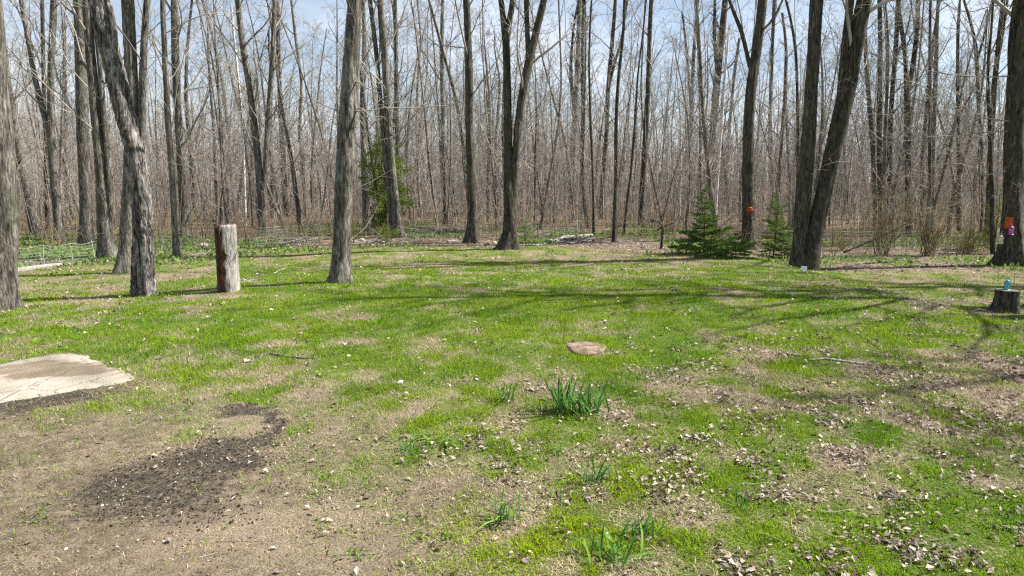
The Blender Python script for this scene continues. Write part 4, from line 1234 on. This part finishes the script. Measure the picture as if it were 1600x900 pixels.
def spruce(label, px, py, ptop, wpx, seed, boughs, tiers=9, per=6):
    rg = np.random.default_rng(seed); b = gpt(px, py)
    H = (pdep(px, ptop, b[1]) - b)[2]; W = wpx / F * b[1] / 2
    o = thing("young_spruce", tuple(b), label, "spruce", "young spruces at the lawn edge")
    t = Tubes(); t.add(wander((0, 0, -0.05), (0, 0, 1), H, 6, rg, 0.03, 0.02), np.linspace(0.028, 0.005, 6) * (0.5 + H / 4), 7)
    link("trunk", t.mesh("trunk"), M_DARK, o)
    for k in range(tiers):
        f = (k + 0.3) / tiers; z = H * (0.08 + 0.90 * f); R_ = W * (1.08 - f) ** 0.8
        for q in range(per if f < 0.8 else 4):
            az = q * 6.28 / per + k * 0.9 + rg.uniform(-.4, .4); l = R_ * rg.uniform(0.4, 1.2)
            c = link("bough", boughs[rg.integers(len(boughs))], M_GREEN, o, (0, 0, z + rg.normal(0, 0.03)))
            c.scale = (l, l * 0.95, max(l, 0.3)); c.rotation_euler = (rg.normal(0, .2), rg.uniform(-0.35, 0.25) - f * 0.3, az)
    for q in range(2):
        c = link("leader", boughs[0], M_GREEN, o, (0, 0, H * 0.90)); c.scale = (H * 0.13, H * 0.09, H * 0.09); c.rotation_euler = (q * 1.5, -1.5, 0)
    return o


spruce("bushy young spruce tallest of the group in front of the orange-marked tree", 1099, 398, 290, 92, 91, BOUGH, 10, 6)
spruce("low spreading spruce at the foot of the orange-marked tree", 1150, 402, 360, 74, 92, BOUGH, 5, 7)
spruce("small dark spruce seedling touching the left side of the low spreading spruce", 1110, 404, 372, 70, 95, BOUGH, 4, 7)
spruce("sparse pale young spruce left of the double tree", 1208, 402, 300, 80, 93, BOUGH_Y, 10, 6)
spruce("tiny spruce between the sparse spruce and the double tree", 1226, 404, 366, 44, 94, BOUGH_Y, 4, 6)
spruce("small green conifer right of the two-stemmed central tree", 822, 386, 340, 40, 96, BOUGH_Y, 5, 5)


def spray_mesh(seed, c0, c1):
    """one hanging cedar spray: many small flat scale-leaf fans"""
    rg = np.random.default_rng(seed); V, T = [], []
    for k in range(230):
        u = rg.random(); p = np.array([u, rg.normal(0, 0.24 * (1.1 - u)), rg.normal(0, 0.10) - 0.15 * u * u])
        d = unit(np.array([1, rg.normal(0, .7), rg.normal(-.2, .4)])); s = unit(np.cross(d, rg.normal(0, 1, 3)))
        l = rg.uniform(0.05, 0.12); w = rg.uniform(0.012, 0.03)
        i = len(V); V.extend([p, p + d * l * .5 + s * w, p + d * l]); T.append((i, i + 1, i + 2))
        V.extend([p, p + d * l * .5 - s * w, p + d * l]); T.append((i + 3, i + 5, i + 4))
    return tinted("spray", np.array(V), np.array(T), c0, c1, seed, 6)


SPRAY = [spray_mesh(300 + k, (0.055, 0.095, 0.018), (0.21, 0.27, 0.05)) for k in range(4)]


def cedar(label, px, py, ptop, wpx, seed, n, dD=0.0, cat="cedar"):
    rg = np.random.default_rng(seed); b = gpt(px, py)
    if dD: b = gdist(px, b[1] + dD)
    H = (pdep(px, ptop, b[1]) - b)[2]; W = wpx / F * b[1] / 2
    o = thing("cedar_tree", tuple(b), label, cat, "cedars along the woods edge")
    t = Tubes(); t.add(wander((0, 0, -0.05), (0, 0, 1), H * 0.97, 8, rg, 0.02, 0.02), np.linspace(0.05, 0.008, 8) * (0.4 + H / 6), 7)
    link("trunk", t.mesh("trunk"), M_DARK, o)
    for k in range(n):
        f = (k + rg.random()) / n; z = H * (0.06 + 0.9 * f); R_ = W * (0.55 + 0.45 * math.sin(f * 3.1)) * (1.1 - 0.75 * f ** 3)
        az = rg.uniform(0, 6.28); l = R_ * rg.uniform(0.55, 1.1)
        c = link("spray", SPRAY[rg.integers(4)], M_GREEN, o, (0.12 * l * math.cos(az), 0.12 * l * math.sin(az), z))
        c["kind"] = "stuff"; c.scale = (l, l * 0.8, l * 0.9); c.rotation_euler = (rg.normal(0, .3), rg.uniform(-0.5, 0.2), az)
    return o


cedar("tall green cedar behind the twin-stemmed tree", 604, 369, 190, 74, 101, 150, 1.2)
cedar("small round green cedar bush at the foot of the tall cedar", 604, 380, 348, 40, 102, 34, 0.3)
cedar("small green cedar bush just right of the big lone tree", 553, 380, 347, 22, 103, 26, 0.3)
cedar("sparse small cedar left of the right edge tree", 1552, 402, 288, 42, 104, 44, 1.5)
cedar("low green cedar shoots left of the sparse small cedar, behind the right bushes", 1520, 398, 350, 44, 105, 22, 1.5)


# ------------------------------------------------------------------ bare bushes
def bush(label, px, py, ptop, wpx, seed, n):
    rg = np.random.default_rng(seed); b = gpt(px, py); H = (pdep(px, ptop, b[1]) - b)[2]; W = wpx / F * b[1] / 2
    o = thing("bare_bush", tuple(b), label, "bush", "bare bushes at the right woods edge")
    tb = Tubes()
    for k in range(n):
        az = rg.uniform(0, 6.28); sp_ = rg.random() ** 0.7 * W / H
        d = np.array([math.cos(az) * sp_ * 1.2, math.sin(az) * sp_ * 0.8, 1]); L = H * rg.uniform(0.5, 1.0)
        P = wander((rg.normal(0, .12), rg.normal(0, .12), -0.05), d, L, 7, rg, 0.07, 0.0); r = np.linspace(0.014, 0.003, 7)
        tb.add(P, r, 4); sprout(tb, P, r, L * 0.6, rg, 0, [(9, 0.3, 0.8, 0.45, 4, 3, 0.15, 0.04), (4, 0.4, 0.9, 0.45, 3, 3, 0.2, 0.02)], 0.2)
    link("crown", tb.mesh("crown"), M_BUSH, o)
    return o


M_BUSH = plain_mat("bush_twigs", (0.13, 0.105, 0.06), (0.29, 0.24, 0.14), 2, 0.9)
bush("large bare tan bush with many upright stems right of the leaning pole", 1448, 400, 258, 140, 111, 34)
bush("bare twiggy bush just right of the double tree, crossed by the leaning pole", 1378, 400, 266, 110, 112, 28)
bush("low bare bush behind the daffodil row near the double tree", 1320, 392, 325, 76, 113, 18)
bush("bare low bush between the large tan bush and the right edge tree", 1510, 396, 300, 80, 114, 22)

# ------------------------------------------------------------------ slab
out_px = [(-90, 650), (-40, 640), (0, 630), (50, 622), (100, 614), (150, 606), (190, 599), (214, 592), (205, 585), (180, 577), (163, 570), (140, 557), (112, 551), (80, 554), (40, 562), (0, 571), (-50, 582), (-100, 596)]
O = np.array([gpt(*q) for q in out_px]); c = O.mean(0)
rg = np.random.default_rng(15)
ring = []
for k in range(len(O)):
    for u in np.linspace(0, 1, 5, endpoint=False):
        p = O[k] * (1 - u) + O[(k + 1) % len(O)] * u
        ring.append(p[:2] - c[:2] + rg.normal(0, 0.014, 2))
ring = np.array(ring); n = len(ring); V = []; zt = max(tz(*(q + c[:2])) for q in ring) + 0.03 - c[2]
def sz_(x, y, o): return float(0.016 + o + 0.6 * (terrain(x + c[0], y + c[1]) - c[2]))
V += [(x * 1.0, y * 1.0, sz_(x, y, -0.2)) for x, y in ring] + [(x, y, sz_(x, y, -0.03)) for x, y in ring] + [(x * 0.985, y * 0.96, sz_(x * .985, y * .96, 0)) for x, y in ring]
for f in (0.66, 0.33):
    V += [(x * f, y * f, sz_(x * f, y * f, 0)) for x, y in ring]
V.append((0, 0, sz_(0, 0, 0)))
Qs = []
for l in range(4):
    for k in range(n): Qs.append((l * n + k, l * n + (k + 1) % n, (l + 1) * n + (k + 1) % n, (l + 1) * n + k))
Ts = [(4 * n + k, 4 * n + (k + 1) % n, 5 * n) for k in range(n)]
Qs = np.array(Qs); Ts = np.array(Ts)
# outline runs clockwise or not: flip if the top faces down
v0, v1, v2 = (np.array(V[q]) for q in Ts[0])
if np.cross(v1 - v0, v2 - v0)[2] < 0: Qs = Qs[:, ::-1]; Ts = Ts[:, ::-1]


def slab_mat():
    m, t, bs = new_mat("weathered_concrete")
    tc = t.nodes.new('ShaderNodeTexCoord')
    n1 = noise(t, tc.outputs['Object'], 2.2, 6, 0.6); n2 = noise(t, tc.outputs['Object'], 45, 5, 0.65); n3 = noise(t, tc.outputs['Object'], 0.9, 4, 0.55, 0.6)
    base = ramp(t, [(0.3, (0.16, 0.14, 0.112)), (0.52, (0.25, 0.222, 0.185)), (0.75, (0.35, 0.32, 0.275))])
    t.links.new(mathn(t, 'ADD', mathn(t, 'MULTIPLY', n1.outputs['Fac'], 0.6), mathn(t, 'MULTIPLY', n2.outputs['Fac'], 0.4)), base.inputs[0])
    # a drift of blown soil lying on the far middle of the slab
    mp = t.nodes.new('ShaderNodeMapping'); d0 = gpt(80, 578) - c
    mp.inputs['Location'].default_value = (-d0[0] / 0.95, -d0[1] / 0.42, 0); mp.inputs['Scale'].default_value = (1 / 0.95, 1 / 0.42, 0)
    t.links.new(tc.outputs['Object'], mp.inputs['Vector'])
    ln = t.nodes.new('ShaderNodeVectorMath'); ln.operation = 'LENGTH'; t.links.new(mp.outputs[0], ln.inputs[0])
    q = mathn(t, 'ADD', ln.outputs['Value'], mathn(t, 'MULTIPLY', mathn(t, 'SUBTRACT', n1.outputs['Fac'], 0.5), 2.2))
    dr = ramp(t, [(0.75, (1, 1, 1)), (1.0, (0, 0, 0))]); t.links.new(q, dr.inputs[0])
    dirt = ramp(t, [(0.3, (0.06, 0.045, 0.027)), (0.65, (0.16, 0.12, 0.075))]); t.links.new(n2.outputs['Fac'], dirt.inputs[0])
    col = mixc(t, mathn(t, 'MULTIPLY', dr.outputs[0], 0.85), base.outputs[0], dirt.outputs[0])
    t.links.new(col, bs.inputs['Base Color']); bs.inputs['Roughness'].default_value = 0.92
    vc = t.nodes.new('ShaderNodeTexVoronoi'); vc.feature = 'DISTANCE_TO_EDGE'; vc.inputs['Scale'].default_value = 0.9
    wv = noise(t, tc.outputs['Object'], 5, 4, 0.6); av = t.nodes.new('ShaderNodeVectorMath'); av.operation = 'MULTIPLY_ADD'; av.inputs[1].default_value = (0.3, 0.3, 0)
    t.links.new(wv.outputs['Color'], av.inputs[0]); t.links.new(tc.outputs['Object'], av.inputs[2]); t.links.new(av.outputs[0], vc.inputs['Vector'])
    ck = ramp(t, [(0.0, (0.7, 0.7, 0.7)), (0.012, (0, 0, 0))]); t.links.new(vc.outputs['Distance'], ck.inputs[0])
    st_ = ramp(t, [(0.40, (0.82, 0.79, 0.74)), (0.55, (1.25, 1.24, 1.22))]); t.links.new(n3.outputs['Fac'], st_.inputs[0])
    col = mixc(t, 1.0, mixc(t, ck.outputs[0], col, (0.05, 0.04, 0.03)), st_.outputs[0], 'MULTIPLY'); t.links.new(col, bs.inputs['Base Color'])
    bp = t.nodes.new('ShaderNodeBump'); bp.inputs['Strength'].default_value = 0.7; bp.inputs['Distance'].default_value = 0.03
    t.links.new(n2.outputs['Fac'], bp.inputs['Height']); t.links.new(bp.outputs[0], bs.inputs['Normal'])
    return m


tag(link("concrete_slab", mesh_np("concrete_slab", V, Qs, Ts, smooth=True), slab_mat(), loc=tuple(c)), "pale worn concrete slab with drifted soil at the left of the yard", "slab")
# round flat lid sunk in the grass
b = gpt(916, 542); rx = 31 / F * b[1]; ry = 0.42
rg = np.random.default_rng(16); s = 30; a = np.arange(s) * 2 * np.pi / s; V = []
jit = 1 + 0.08 * np.sin(3 * a + 1) + 0.05 * (rg.random(s) - .5)
for f, z in ((1.0, -0.08), (1.0, 0.004), (0.93, 0.014), (0.6, 0.012), (0.3, 0.014)):
    V.append(np.stack([rx * f * jit * np.cos(a), ry * f * jit * np.sin(a), np.full(s, z)], 1))
V = np.concatenate(V + [np.array([[0, 0, 0.013]])]); i = np.arange(4)[:, None]; j = np.arange(s)[None]
Qs = np.stack([i * s + j, i * s + (j + 1) % s, (i + 1) * s + (j + 1) % s, (i + 1) * s + j], -1).reshape(-1, 4)
Ts = np.stack([4 * s + np.arange(s), 4 * s + (np.arange(s) + 1) % s, np.full(s, 5 * s)], 1)
tag(link("flat_stone", mesh_np("flat_stone", V, Qs, Ts, smooth=False), plain_mat("pinkish_stone", (0.07, 0.05, 0.038), (0.26, 0.19, 0.145), 6, 0.95, 0.8), loc=tuple(b)), "pinkish flat oval stone sunk in the grass at mid lawn", "stone")
# white scrap
b = gpt(625, 600)
V = np.array([(-.05, -.03, .0), (.05, -.025, .01), (.06, .03, .03), (-.04, .035, .02), (0, 0, .05)]) * 0.55
V = np.concatenate([V, V * [0.9, 0.9, 1] - [0, 0, 0.02]])
Tq = np.array([(0, 1, 4), (1, 2, 4), (2, 3, 4), (3, 0, 4), (6, 5, 9), (7, 6, 9), (8, 7, 9), (5, 8, 9)]); Qe = np.array([(1, 0, 5, 6), (2, 1, 6, 7), (3, 2, 7, 8), (0, 3, 8, 5)])
tag(link("white_pebble", mesh_np("white_pebble", V, Qe, Tq, smooth=False), cardm, loc=(b[0], b[1], b[2] + 0.02)), "small white stone in the grass at the middle of the lawn", "stone")

# ------------------------------------------------------------------ daffodil clumps
def strap_leaf(seed, bend):
    rg = np.random.default_rng(seed); n = 7; V = []
    for k in range(n):
        f = k / (n - 1); x = bend * f * f; z = math.sqrt(max(0.02, 1 - bend * bend * 0.6)) * (f - 0.25 * bend * f ** 3)
        w = 0.030 * (1 - 0.25 * f) * (1 if k < n - 1 else 0.25)
        V += [(x, -w, z), (x + 0.012, 0, z), (x, w, z)]
    Q = []
    for k in range(n - 1):
        for q in range(2): A = k * 3 + q; Q.append((A, A + 1, A + 4, A + 3))
    me = mesh_np("leaf", V, np.array(Q)); f = rg.random()
    setcol(me, np.tile(np.array([[0.045, 0.14, 0.035]]) * (1 - f) + np.array([[0.15, 0.27, 0.045]]) * f, (len(V), 1))); return me


LEAVES = [strap_leaf(500 + k, bnd) for k, bnd in enumerate((0.05, 0.15, 0.3, 0.45, 0.65, 0.9))]


def clump(label, px, py, hpx, n, seed, spread=1.0, flop=0, grp="daffodil clumps in the lawn"):
    rg = np.random.default_rng(seed); b = gpt(px, py); H = hpx / F * math.hypot(b[1], CH) * 0.92
    o = thing("daffodil_clump", tuple(b), label, "daffodils", grp)
    for k in range(int(n * 1.3)):
        c = link("leaf", LEAVES[min(5, rg.integers(0, 5) + (2 if flop and rg.random() < flop else 0))], M_GREEN, o, (rg.normal(0, 0.05 * spread), rg.normal(0, 0.045 * spread), -0.02))
        s = H * rg.uniform(0.6, 1.1) * (1 + 0.7 * flop); wv = min(1.0, 0.4 / H) * rg.uniform(0.8, 1.2)
        c.scale = (s, s * wv, s); c.rotation_euler = (rg.normal(0, .24), rg.normal(0.08, .22), rg.uniform(0, 6.28))
    return o


CL = [(880, 643, 62, 30, 1.3, .1, "tallest daffodil leaf clump in the middle of the lawn"), (847, 642, 30, 9, .8, .1, "short daffodil tuft left of the tallest clump"),
      (912, 648, 52, 16, 1.1, .2, "daffodil leaves close right of the tallest clump"), (932, 644, 50, 14, 1.0, .2, "daffodil clump second right of the tallest one"),
      (790, 627, 36, 18, .8, .1, "dense upright daffodil tuft left of the clump group"), (637, 705, 36, 10, .6, .1, "thin daffodil tuft on pale dry grass left of the flattened one"),
      (690, 696, 26, 12, 1.2, .95, "flattened daffodil clump with splayed leaves"), (929, 752, 42, 22, .9, .1, "upright daffodil clump below the middle group"),
      (784, 812, 38, 24, 1.2, .6, "broad splayed daffodil clump at the lower middle"), (1003, 836, 50, 20, .7, .05, "narrow bright daffodil tuft at the lower right of centre"),
      (960, 876, 40, 28, 1.6, .8, "wide drooping daffodil clump near the bottom edge"), (873, 706, 30, 6, .5, .1, "faint thin daffodil shoots between the middle clumps"),
      (862, 780, 30, 9, .8, .2, "small daffodil tuft left of the upright lower clump"), (1152, 795, 34, 8, .8, .2, "short thin daffodil tuft in leaf litter at lower right"),
      (930, 511, 12, 9, .9, .2, "small dark daffodil tuft beyond the flat stone"), (1420, 800, 24, 6, .8, .3, "sparse daffodil tuft at the far lower right"),
      (655, 411, 9, 20, 3.0, .1, "left daffodil clump on the far lawn before the knobbed tree"), (680, 411, 8, 14, 2.0, .1, "right daffodil clump on the far lawn before the knobbed tree")]
for k, (px, py, h, n, spd, fl, lab) in enumerate(CL): clump(lab, px, py, h, n, 600 + k, spd, fl)
for k, (px, lab) in enumerate(((1302, "first daffodil clump of the row under the bare bushes, nearest the double tree"), (1318, "second daffodil clump of the row under the bare bushes"), (1346, "third daffodil clump of the row under the bare bushes"),
                               (1366, "fourth daffodil clump of the row under the bare bushes"), (1408, "fifth daffodil clump of the row, before the large tan bush"), (1424, "last daffodil clump of the row, right of the large tan bush's foot"))):
    clump(lab, px, 404, 13, 26, 640 + k, 3.2, .1, "daffodil row under the bare bushes")

# ------------------------------------------------------------------ stuff on the ground: grass, dead leaves, woodland plants, litter twigs
def fan(N, d0, d1, half, rg):
    d = np.exp(rg.uniform(math.log(d0), math.log(d1), N)); a = rg.uniform(-half, half, N)
    return d * np.sin(a), d * np.cos(a), d


slab_poly = O[:, :2]


def in_poly(x, y, P):
    ins = np.zeros(len(x), bool); n = len(P)
    for k in range(n):
        x0, y0 = P[k]; x1, y1 = P[(k + 1) % n]
        cnd = ((y0 > y) != (y1 > y)) & (x < (x1 - x0) * (y - y0) / (y1 - y0 + 1e-12) + x0)
        ins ^= cnd
    return ins


FS = gpt(916, 542)


def keep_off(x, y):
    jx = 0.16 * (vnoise(np.asarray(x) / 0.2, np.asarray(y) / 0.2, 321) - 0.35)
    cc = slab_poly.mean(0); k = in_poly(cc[0] + (x - cc[0]) * (1 + jx), cc[1] + (y - cc[1]) * (1 + 2.0 * jx), slab_poly)
    k |= (((x - FS[0]) / rx) ** 2 + ((y - FS[1]) / ry) ** 2) < 0.25 + 0.6 * vnoise(np.asarray(x) / 0.14, np.asarray(y) / 0.14, 322)
    return k


def blades(N, d0, d1, seed, name, label, tri):
    rg = np.random.default_rng(seed)
    x, y, d = fan(N, d0, d1, R(44), rg)
    g, l, s, dk, lt, wd, gw = cover(x, y)
    tuft = vnoise(x / 0.16, y / 0.16, 808)
    big_t = vnoise(x / 0.42, y / 0.42, 818)
    pg = np.clip(g * 1.55 * (0.25 + 1.0 * tuft + 0.5 * big_t), 0, 1)
    isg = rg.random(N) < pg
    pt = (0.85 - 0.76 * s) * (1 - 0.93 * dk) * (1 - 0.6 * lt) * (1 - 0.9 * wd)
    ist = ~isg & (rg.random(N) < pt)
    k = (isg | ist) & ~keep_off(x, y)
    x, y, d, isg, tuft, g, big_t, sk = x[k], y[k], d[k], isg[k], tuft[k], g[k], big_t[k], s[k]; n = len(x)
    z = terrain(x, y) - 0.006
    far = np.clip((d / 6.0) ** 0.55, 0.8, 2.2)
    hgt = np.where(isg, rg.uniform(0.022, 0.058, n) * (0.40 + 1.2 * tuft ** 2 + 0.8 * big_t ** 3) , rg.uniform(0.02, 0.085, n) * (1 - 0.4 * sk)) * np.clip(far, 0.9, 1.35)
    wid = np.where(isg, rg.uniform(0.0016, 0.0032, n), rg.uniform(0.0012, 0.0026, n)) * far
    el = np.where(isg, rg.uniform(0.55, 1.45, n), rg.uniform(0.05, 0.85, n)); az = rg.uniform(0, 2 * np.pi, n)
    dirx = np.cos(az) * np.cos(el); diry = np.sin(az) * np.cos(el); dirz = np.sin(el)
    sx, sy = -np.sin(az) * wid, np.cos(az) * wid
    B = np.stack([x, y, z], 1); S = np.stack([sx, sy, np.zeros(n)], 1); Dv = np.stack([dirx, diry, dirz], 1) * hgt[:, None]
    # colours: the plants' own hues vary by tuft
    hue = fbm(x, y, 1.1, 2, 901)[:, None]; rv = rg.random((n, 1))
    gc = (np.array([[0.080, 0.215, 0.008]]) * (1 - hue) + np.array([[0.265, 0.355, 0.012]]) * hue) * (0.2 + 1.35 * rv)
    tcv = np.array([[0.54, 0.44, 0.31]]) * (0.15 + 1.2 * rg.random((n, 1))) + rg.normal(0, 0.015, (n, 3))
    C = np.clip(np.where(isg[:, None], gc, tcv), 0.01, 0.8)
    if tri:
        V = np.stack([B - S, B + S, B + Dv], 1).reshape(-1, 3); T = np.arange(3 * n).reshape(-1, 3); me = mesh_np(name, V, None, T, smooth=False); per = 3
    else:
        mid = B + Dv * 0.55; tip = B + Dv * np.array([[1, 1, 1]]) + np.stack([dirx, diry, -0.6 * np.ones(n)], 1) * (hgt * 0.28)[:, None]
        V = np.stack([B - S, B + S, mid + S * .8, mid - S * .8, tip], 1).reshape(-1, 3); o = np.arange(n)[:, None] * 5
        me = mesh_np(name, V, np.concatenate([o, o + 1, o + 2, o + 3], 1), np.concatenate([o + 3, o + 2, o + 4], 1), smooth=False); per = 5
    setcol(me, np.repeat(C, per, 0))
    return tag(link(name, me, M_GRASS), label, "grass", kind="stuff"), n


blades(235000, 3.2, 6.4, 1001, "near_grass", "short green and straw coloured lawn grass in the foreground", False)
blades(800000, 6.4, 28.0, 1002, "lawn_grass", "short green and straw coloured grass over the rest of the lawn", True)


def leaves(N, d0, d1, seed):
    rg = np.random.default_rng(seed)
    x, y, d = fan(N, d0, d1, R(44), rg)
    g, l, s, dk, lt, wd, gw = cover(x, y)
    cl = vnoise(x / 0.28, y / 0.28, 911)
    k = (rg.random(N) < np.clip(l * (0.03 + 1.55 * cl ** 3) * (0.95 + 0.05 * wd), 0.0, 1)) & ~(keep_off(x, y) & (rg.random(N) < .97))
    x, y, d, wd = x[k], y[k], d[k], wd[k]; n = len(x)
    sz = (0.006 + 0.026 * rg.random(n) ** 2.2) * np.clip((d / 7) ** 0.5, 0.9, 1.8)
    az = rg.uniform(0, 6.28, n); tl = rg.normal(0, 0.35, n); curl = rg.uniform(0.2, 1.1, n)
    ux = np.stack([np.cos(az) * np.cos(tl), np.sin(az) * np.cos(tl), np.sin(tl)], 1); uy = np.stack([-np.sin(az), np.cos(az), rg.normal(0, .25, n)], 1)
    c = np.stack([x, y, terrain(x, y) + sz * 0.35 + rg.uniform(0.0, 0.02, n)], 1)
    asp = rg.uniform(0.35, 0.85, n)[:, None]; S = sz[:, None]; up = np.array([[0, 0, 1.0]]) * (curl * sz)[:, None]
    V = np.stack([c - ux * S, c - uy * S * asp + up * .6, c + ux * S * 1.15, c + uy * S * asp + up * .6, c - ux * S * 1.5 + up * .2], 1).reshape(-1, 3)
    o = np.arange(n)[:, None] * 5
    T = np.concatenate([np.concatenate([o, o + 1, o + 2], 1), np.concatenate([o, o + 2, o + 3], 1)])
    me = mesh_np("dead_leaves", V, None, T, smooth=False)
    f = rg.random((n, 1)); pal = np.where(rg.random((n, 1)) < 0.68, np.array([[0.42, 0.35, 0.30]]), np.array([[0.15, 0.105, 0.075]]))
    setcol(me, np.repeat(pal * (0.3 + 0.95 * f), 5, 0))
    return tag(link("dead_leaves", me, M_LEAF), "curled tan and brown dead leaves scattered over grass and woods floor", "leaves", kind="stuff")


leaves(520000, 3.2, 46, 1003)

rg = np.random.default_rng(1004)                    # fallen twigs
tb = Tubes()
x, y, d = fan(5200, 3.5, 50, R(43), rg)
g, l, s, dk, lt, wd, gw = cover(x, y)
for k in range(len(x)):
    if rg.random() > 0.03 + 0.9 * wd[k] + 0.12 * l[k]: continue
    if keep_off(x[k:k + 1], y[k:k + 1])[0]: continue
    ln = rg.uniform(0.06, 0.24) * (1 + 4 * wd[k]); a = rg.uniform(0, 6.28)
    P = wander((x[k], y[k], tz(x[k], y[k]) + 0.012), (math.cos(a), math.sin(a), 0.03 + 0.12 * wd[k] * rg.random()), ln, 4, rg, 0.12)
    P[:, 2] = np.maximum(P[:, 2], terrain(P[:, 0], P[:, 1]) + 0.008)
    tb.add(P, np.linspace(1, .4, 4) * rg.uniform(0.002, 0.005) * (1 + 1.6 * wd[k]), 3)
tag(link("fallen_twigs", tb.mesh("fallen_twigs"), M_TWIG), "small fallen twigs littering lawn and woods floor", "twigs", kind="stuff")

# low green plants on the woods floor and weed rosettes in the soil
rg = np.random.default_rng(1005)
x, y, d = fan(90000, 3.5, 52, R(43), rg)
g, l, s, dk, lt, wd, gw = cover(x, y)
ros = (vnoise(x / 0.22, y / 0.22, 77) > 0.86) & (s > 0.3) & (dk < 0.3) & (d < 14)
wood = (gw > 0.3) & (d > 18)
edge = (wd > 0.05) & (wd < 0.9) & (rg.random(len(x)) < 0.25) & (vnoise(x / 0.9, y / 0.9, 78) > 0.5)
k = (ros | wood | edge) & ~keep_off(x, y)
x, y, d, rs = x[k], y[k], d[k], ros[k]; n = len(x)
az = rg.uniform(0, 6.28, n); el = rg.uniform(0.2, 1.2, n); ln = np.where(rs, rg.uniform(0.03, 0.06, n), rg.uniform(0.10, 0.22, n)); w = ln * np.where(rs, 0.16, 0.2)
Dv = np.stack([np.cos(az) * np.cos(el), np.sin(az) * np.cos(el), np.sin(el)], 1) * ln[:, None]; S = np.stack([-np.sin(az) * w, np.cos(az) * w, 0 * w], 1)
B = np.stack([x, y, terrain(x, y) - 0.005], 1)
V = np.stack([B, B + Dv * .5 + S, B + Dv, B + Dv * .5 - S], 1).reshape(-1, 3)
me = mesh_np("woodland_plants", V, np.arange(4 * n).reshape(-1, 4), smooth=False)
f = rg.random((n, 1)); setcol(me, np.repeat(np.array([[0.06, 0.13, 0.025]]) * (1 - f) + np.array([[0.16, 0.24, 0.045]]) * f, 4, 0))
tag(link("woodland_plants", me, M_GREEN), "low fresh green spring plants on the woods floor and bare soil", "plants", kind="stuff")
# clods and pebbles on bare soil
rg = np.random.default_rng(1006)
x, y, d = fan(42000, 3.4, 14, R(43), rg)
g, l, s, dk, lt, wd, gw = cover(x, y)
k = (rg.random(len(x)) < np.clip(0.26 * s + 0.75 * dk + 0.03, 0, 1)) & ~keep_off(x, y)
x, y, d, dk = x[k], y[k], d[k], dk[k]; n = len(x)
oc = np.array([(1, 0, 0), (0, 1, 0), (-1, 0, 0), (0, -1, 0), (0, 0, .8), (0, 0, -.6)]); ot = np.array([(0, 1, 4), (1, 2, 4), (2, 3, 4), (3, 0, 4), (1, 0, 5), (2, 1, 5), (3, 2, 5), (0, 3, 5)])
sz = rg.uniform(0.003, 0.011, n) * (1 + 0.6 * (rg.random(n) < .06))
V = oc[None] * sz[:, None, None] * rg.uniform(0.6, 1.3, (n, 6, 1)); an = rg.uniform(0, 6.28, n); ca, sa = np.cos(an)[:, None], np.sin(an)[:, None]
V = np.stack([V[..., 0] * ca - V[..., 1] * sa + x[:, None], V[..., 0] * sa + V[..., 1] * ca + y[:, None], V[..., 2] + (terrain(x, y) + sz * .3)[:, None]], -1).reshape(-1, 3)
me = mesh_np("soil_crumbs", V, None, (ot[None] + np.arange(n)[:, None, None] * 6).reshape(-1, 3), smooth=False)
pale = (rg.random((n, 1)) < 0.06); cc = np.where(pale, np.array([[0.46, 0.40, 0.34]]), np.where(dk[:, None] > .35, np.array([[0.04, 0.032, 0.027]]), np.array([[0.17, 0.12, 0.08]]))) * rg.uniform(.6, 1.3, (n, 1))
setcol(me, np.repeat(cc, 6, 0))
tag(link("soil_crumbs", me, M_LEAF), "dark soil crumbs and pale bits of gravel on the bare earth", "soil crumbs", kind="stuff")
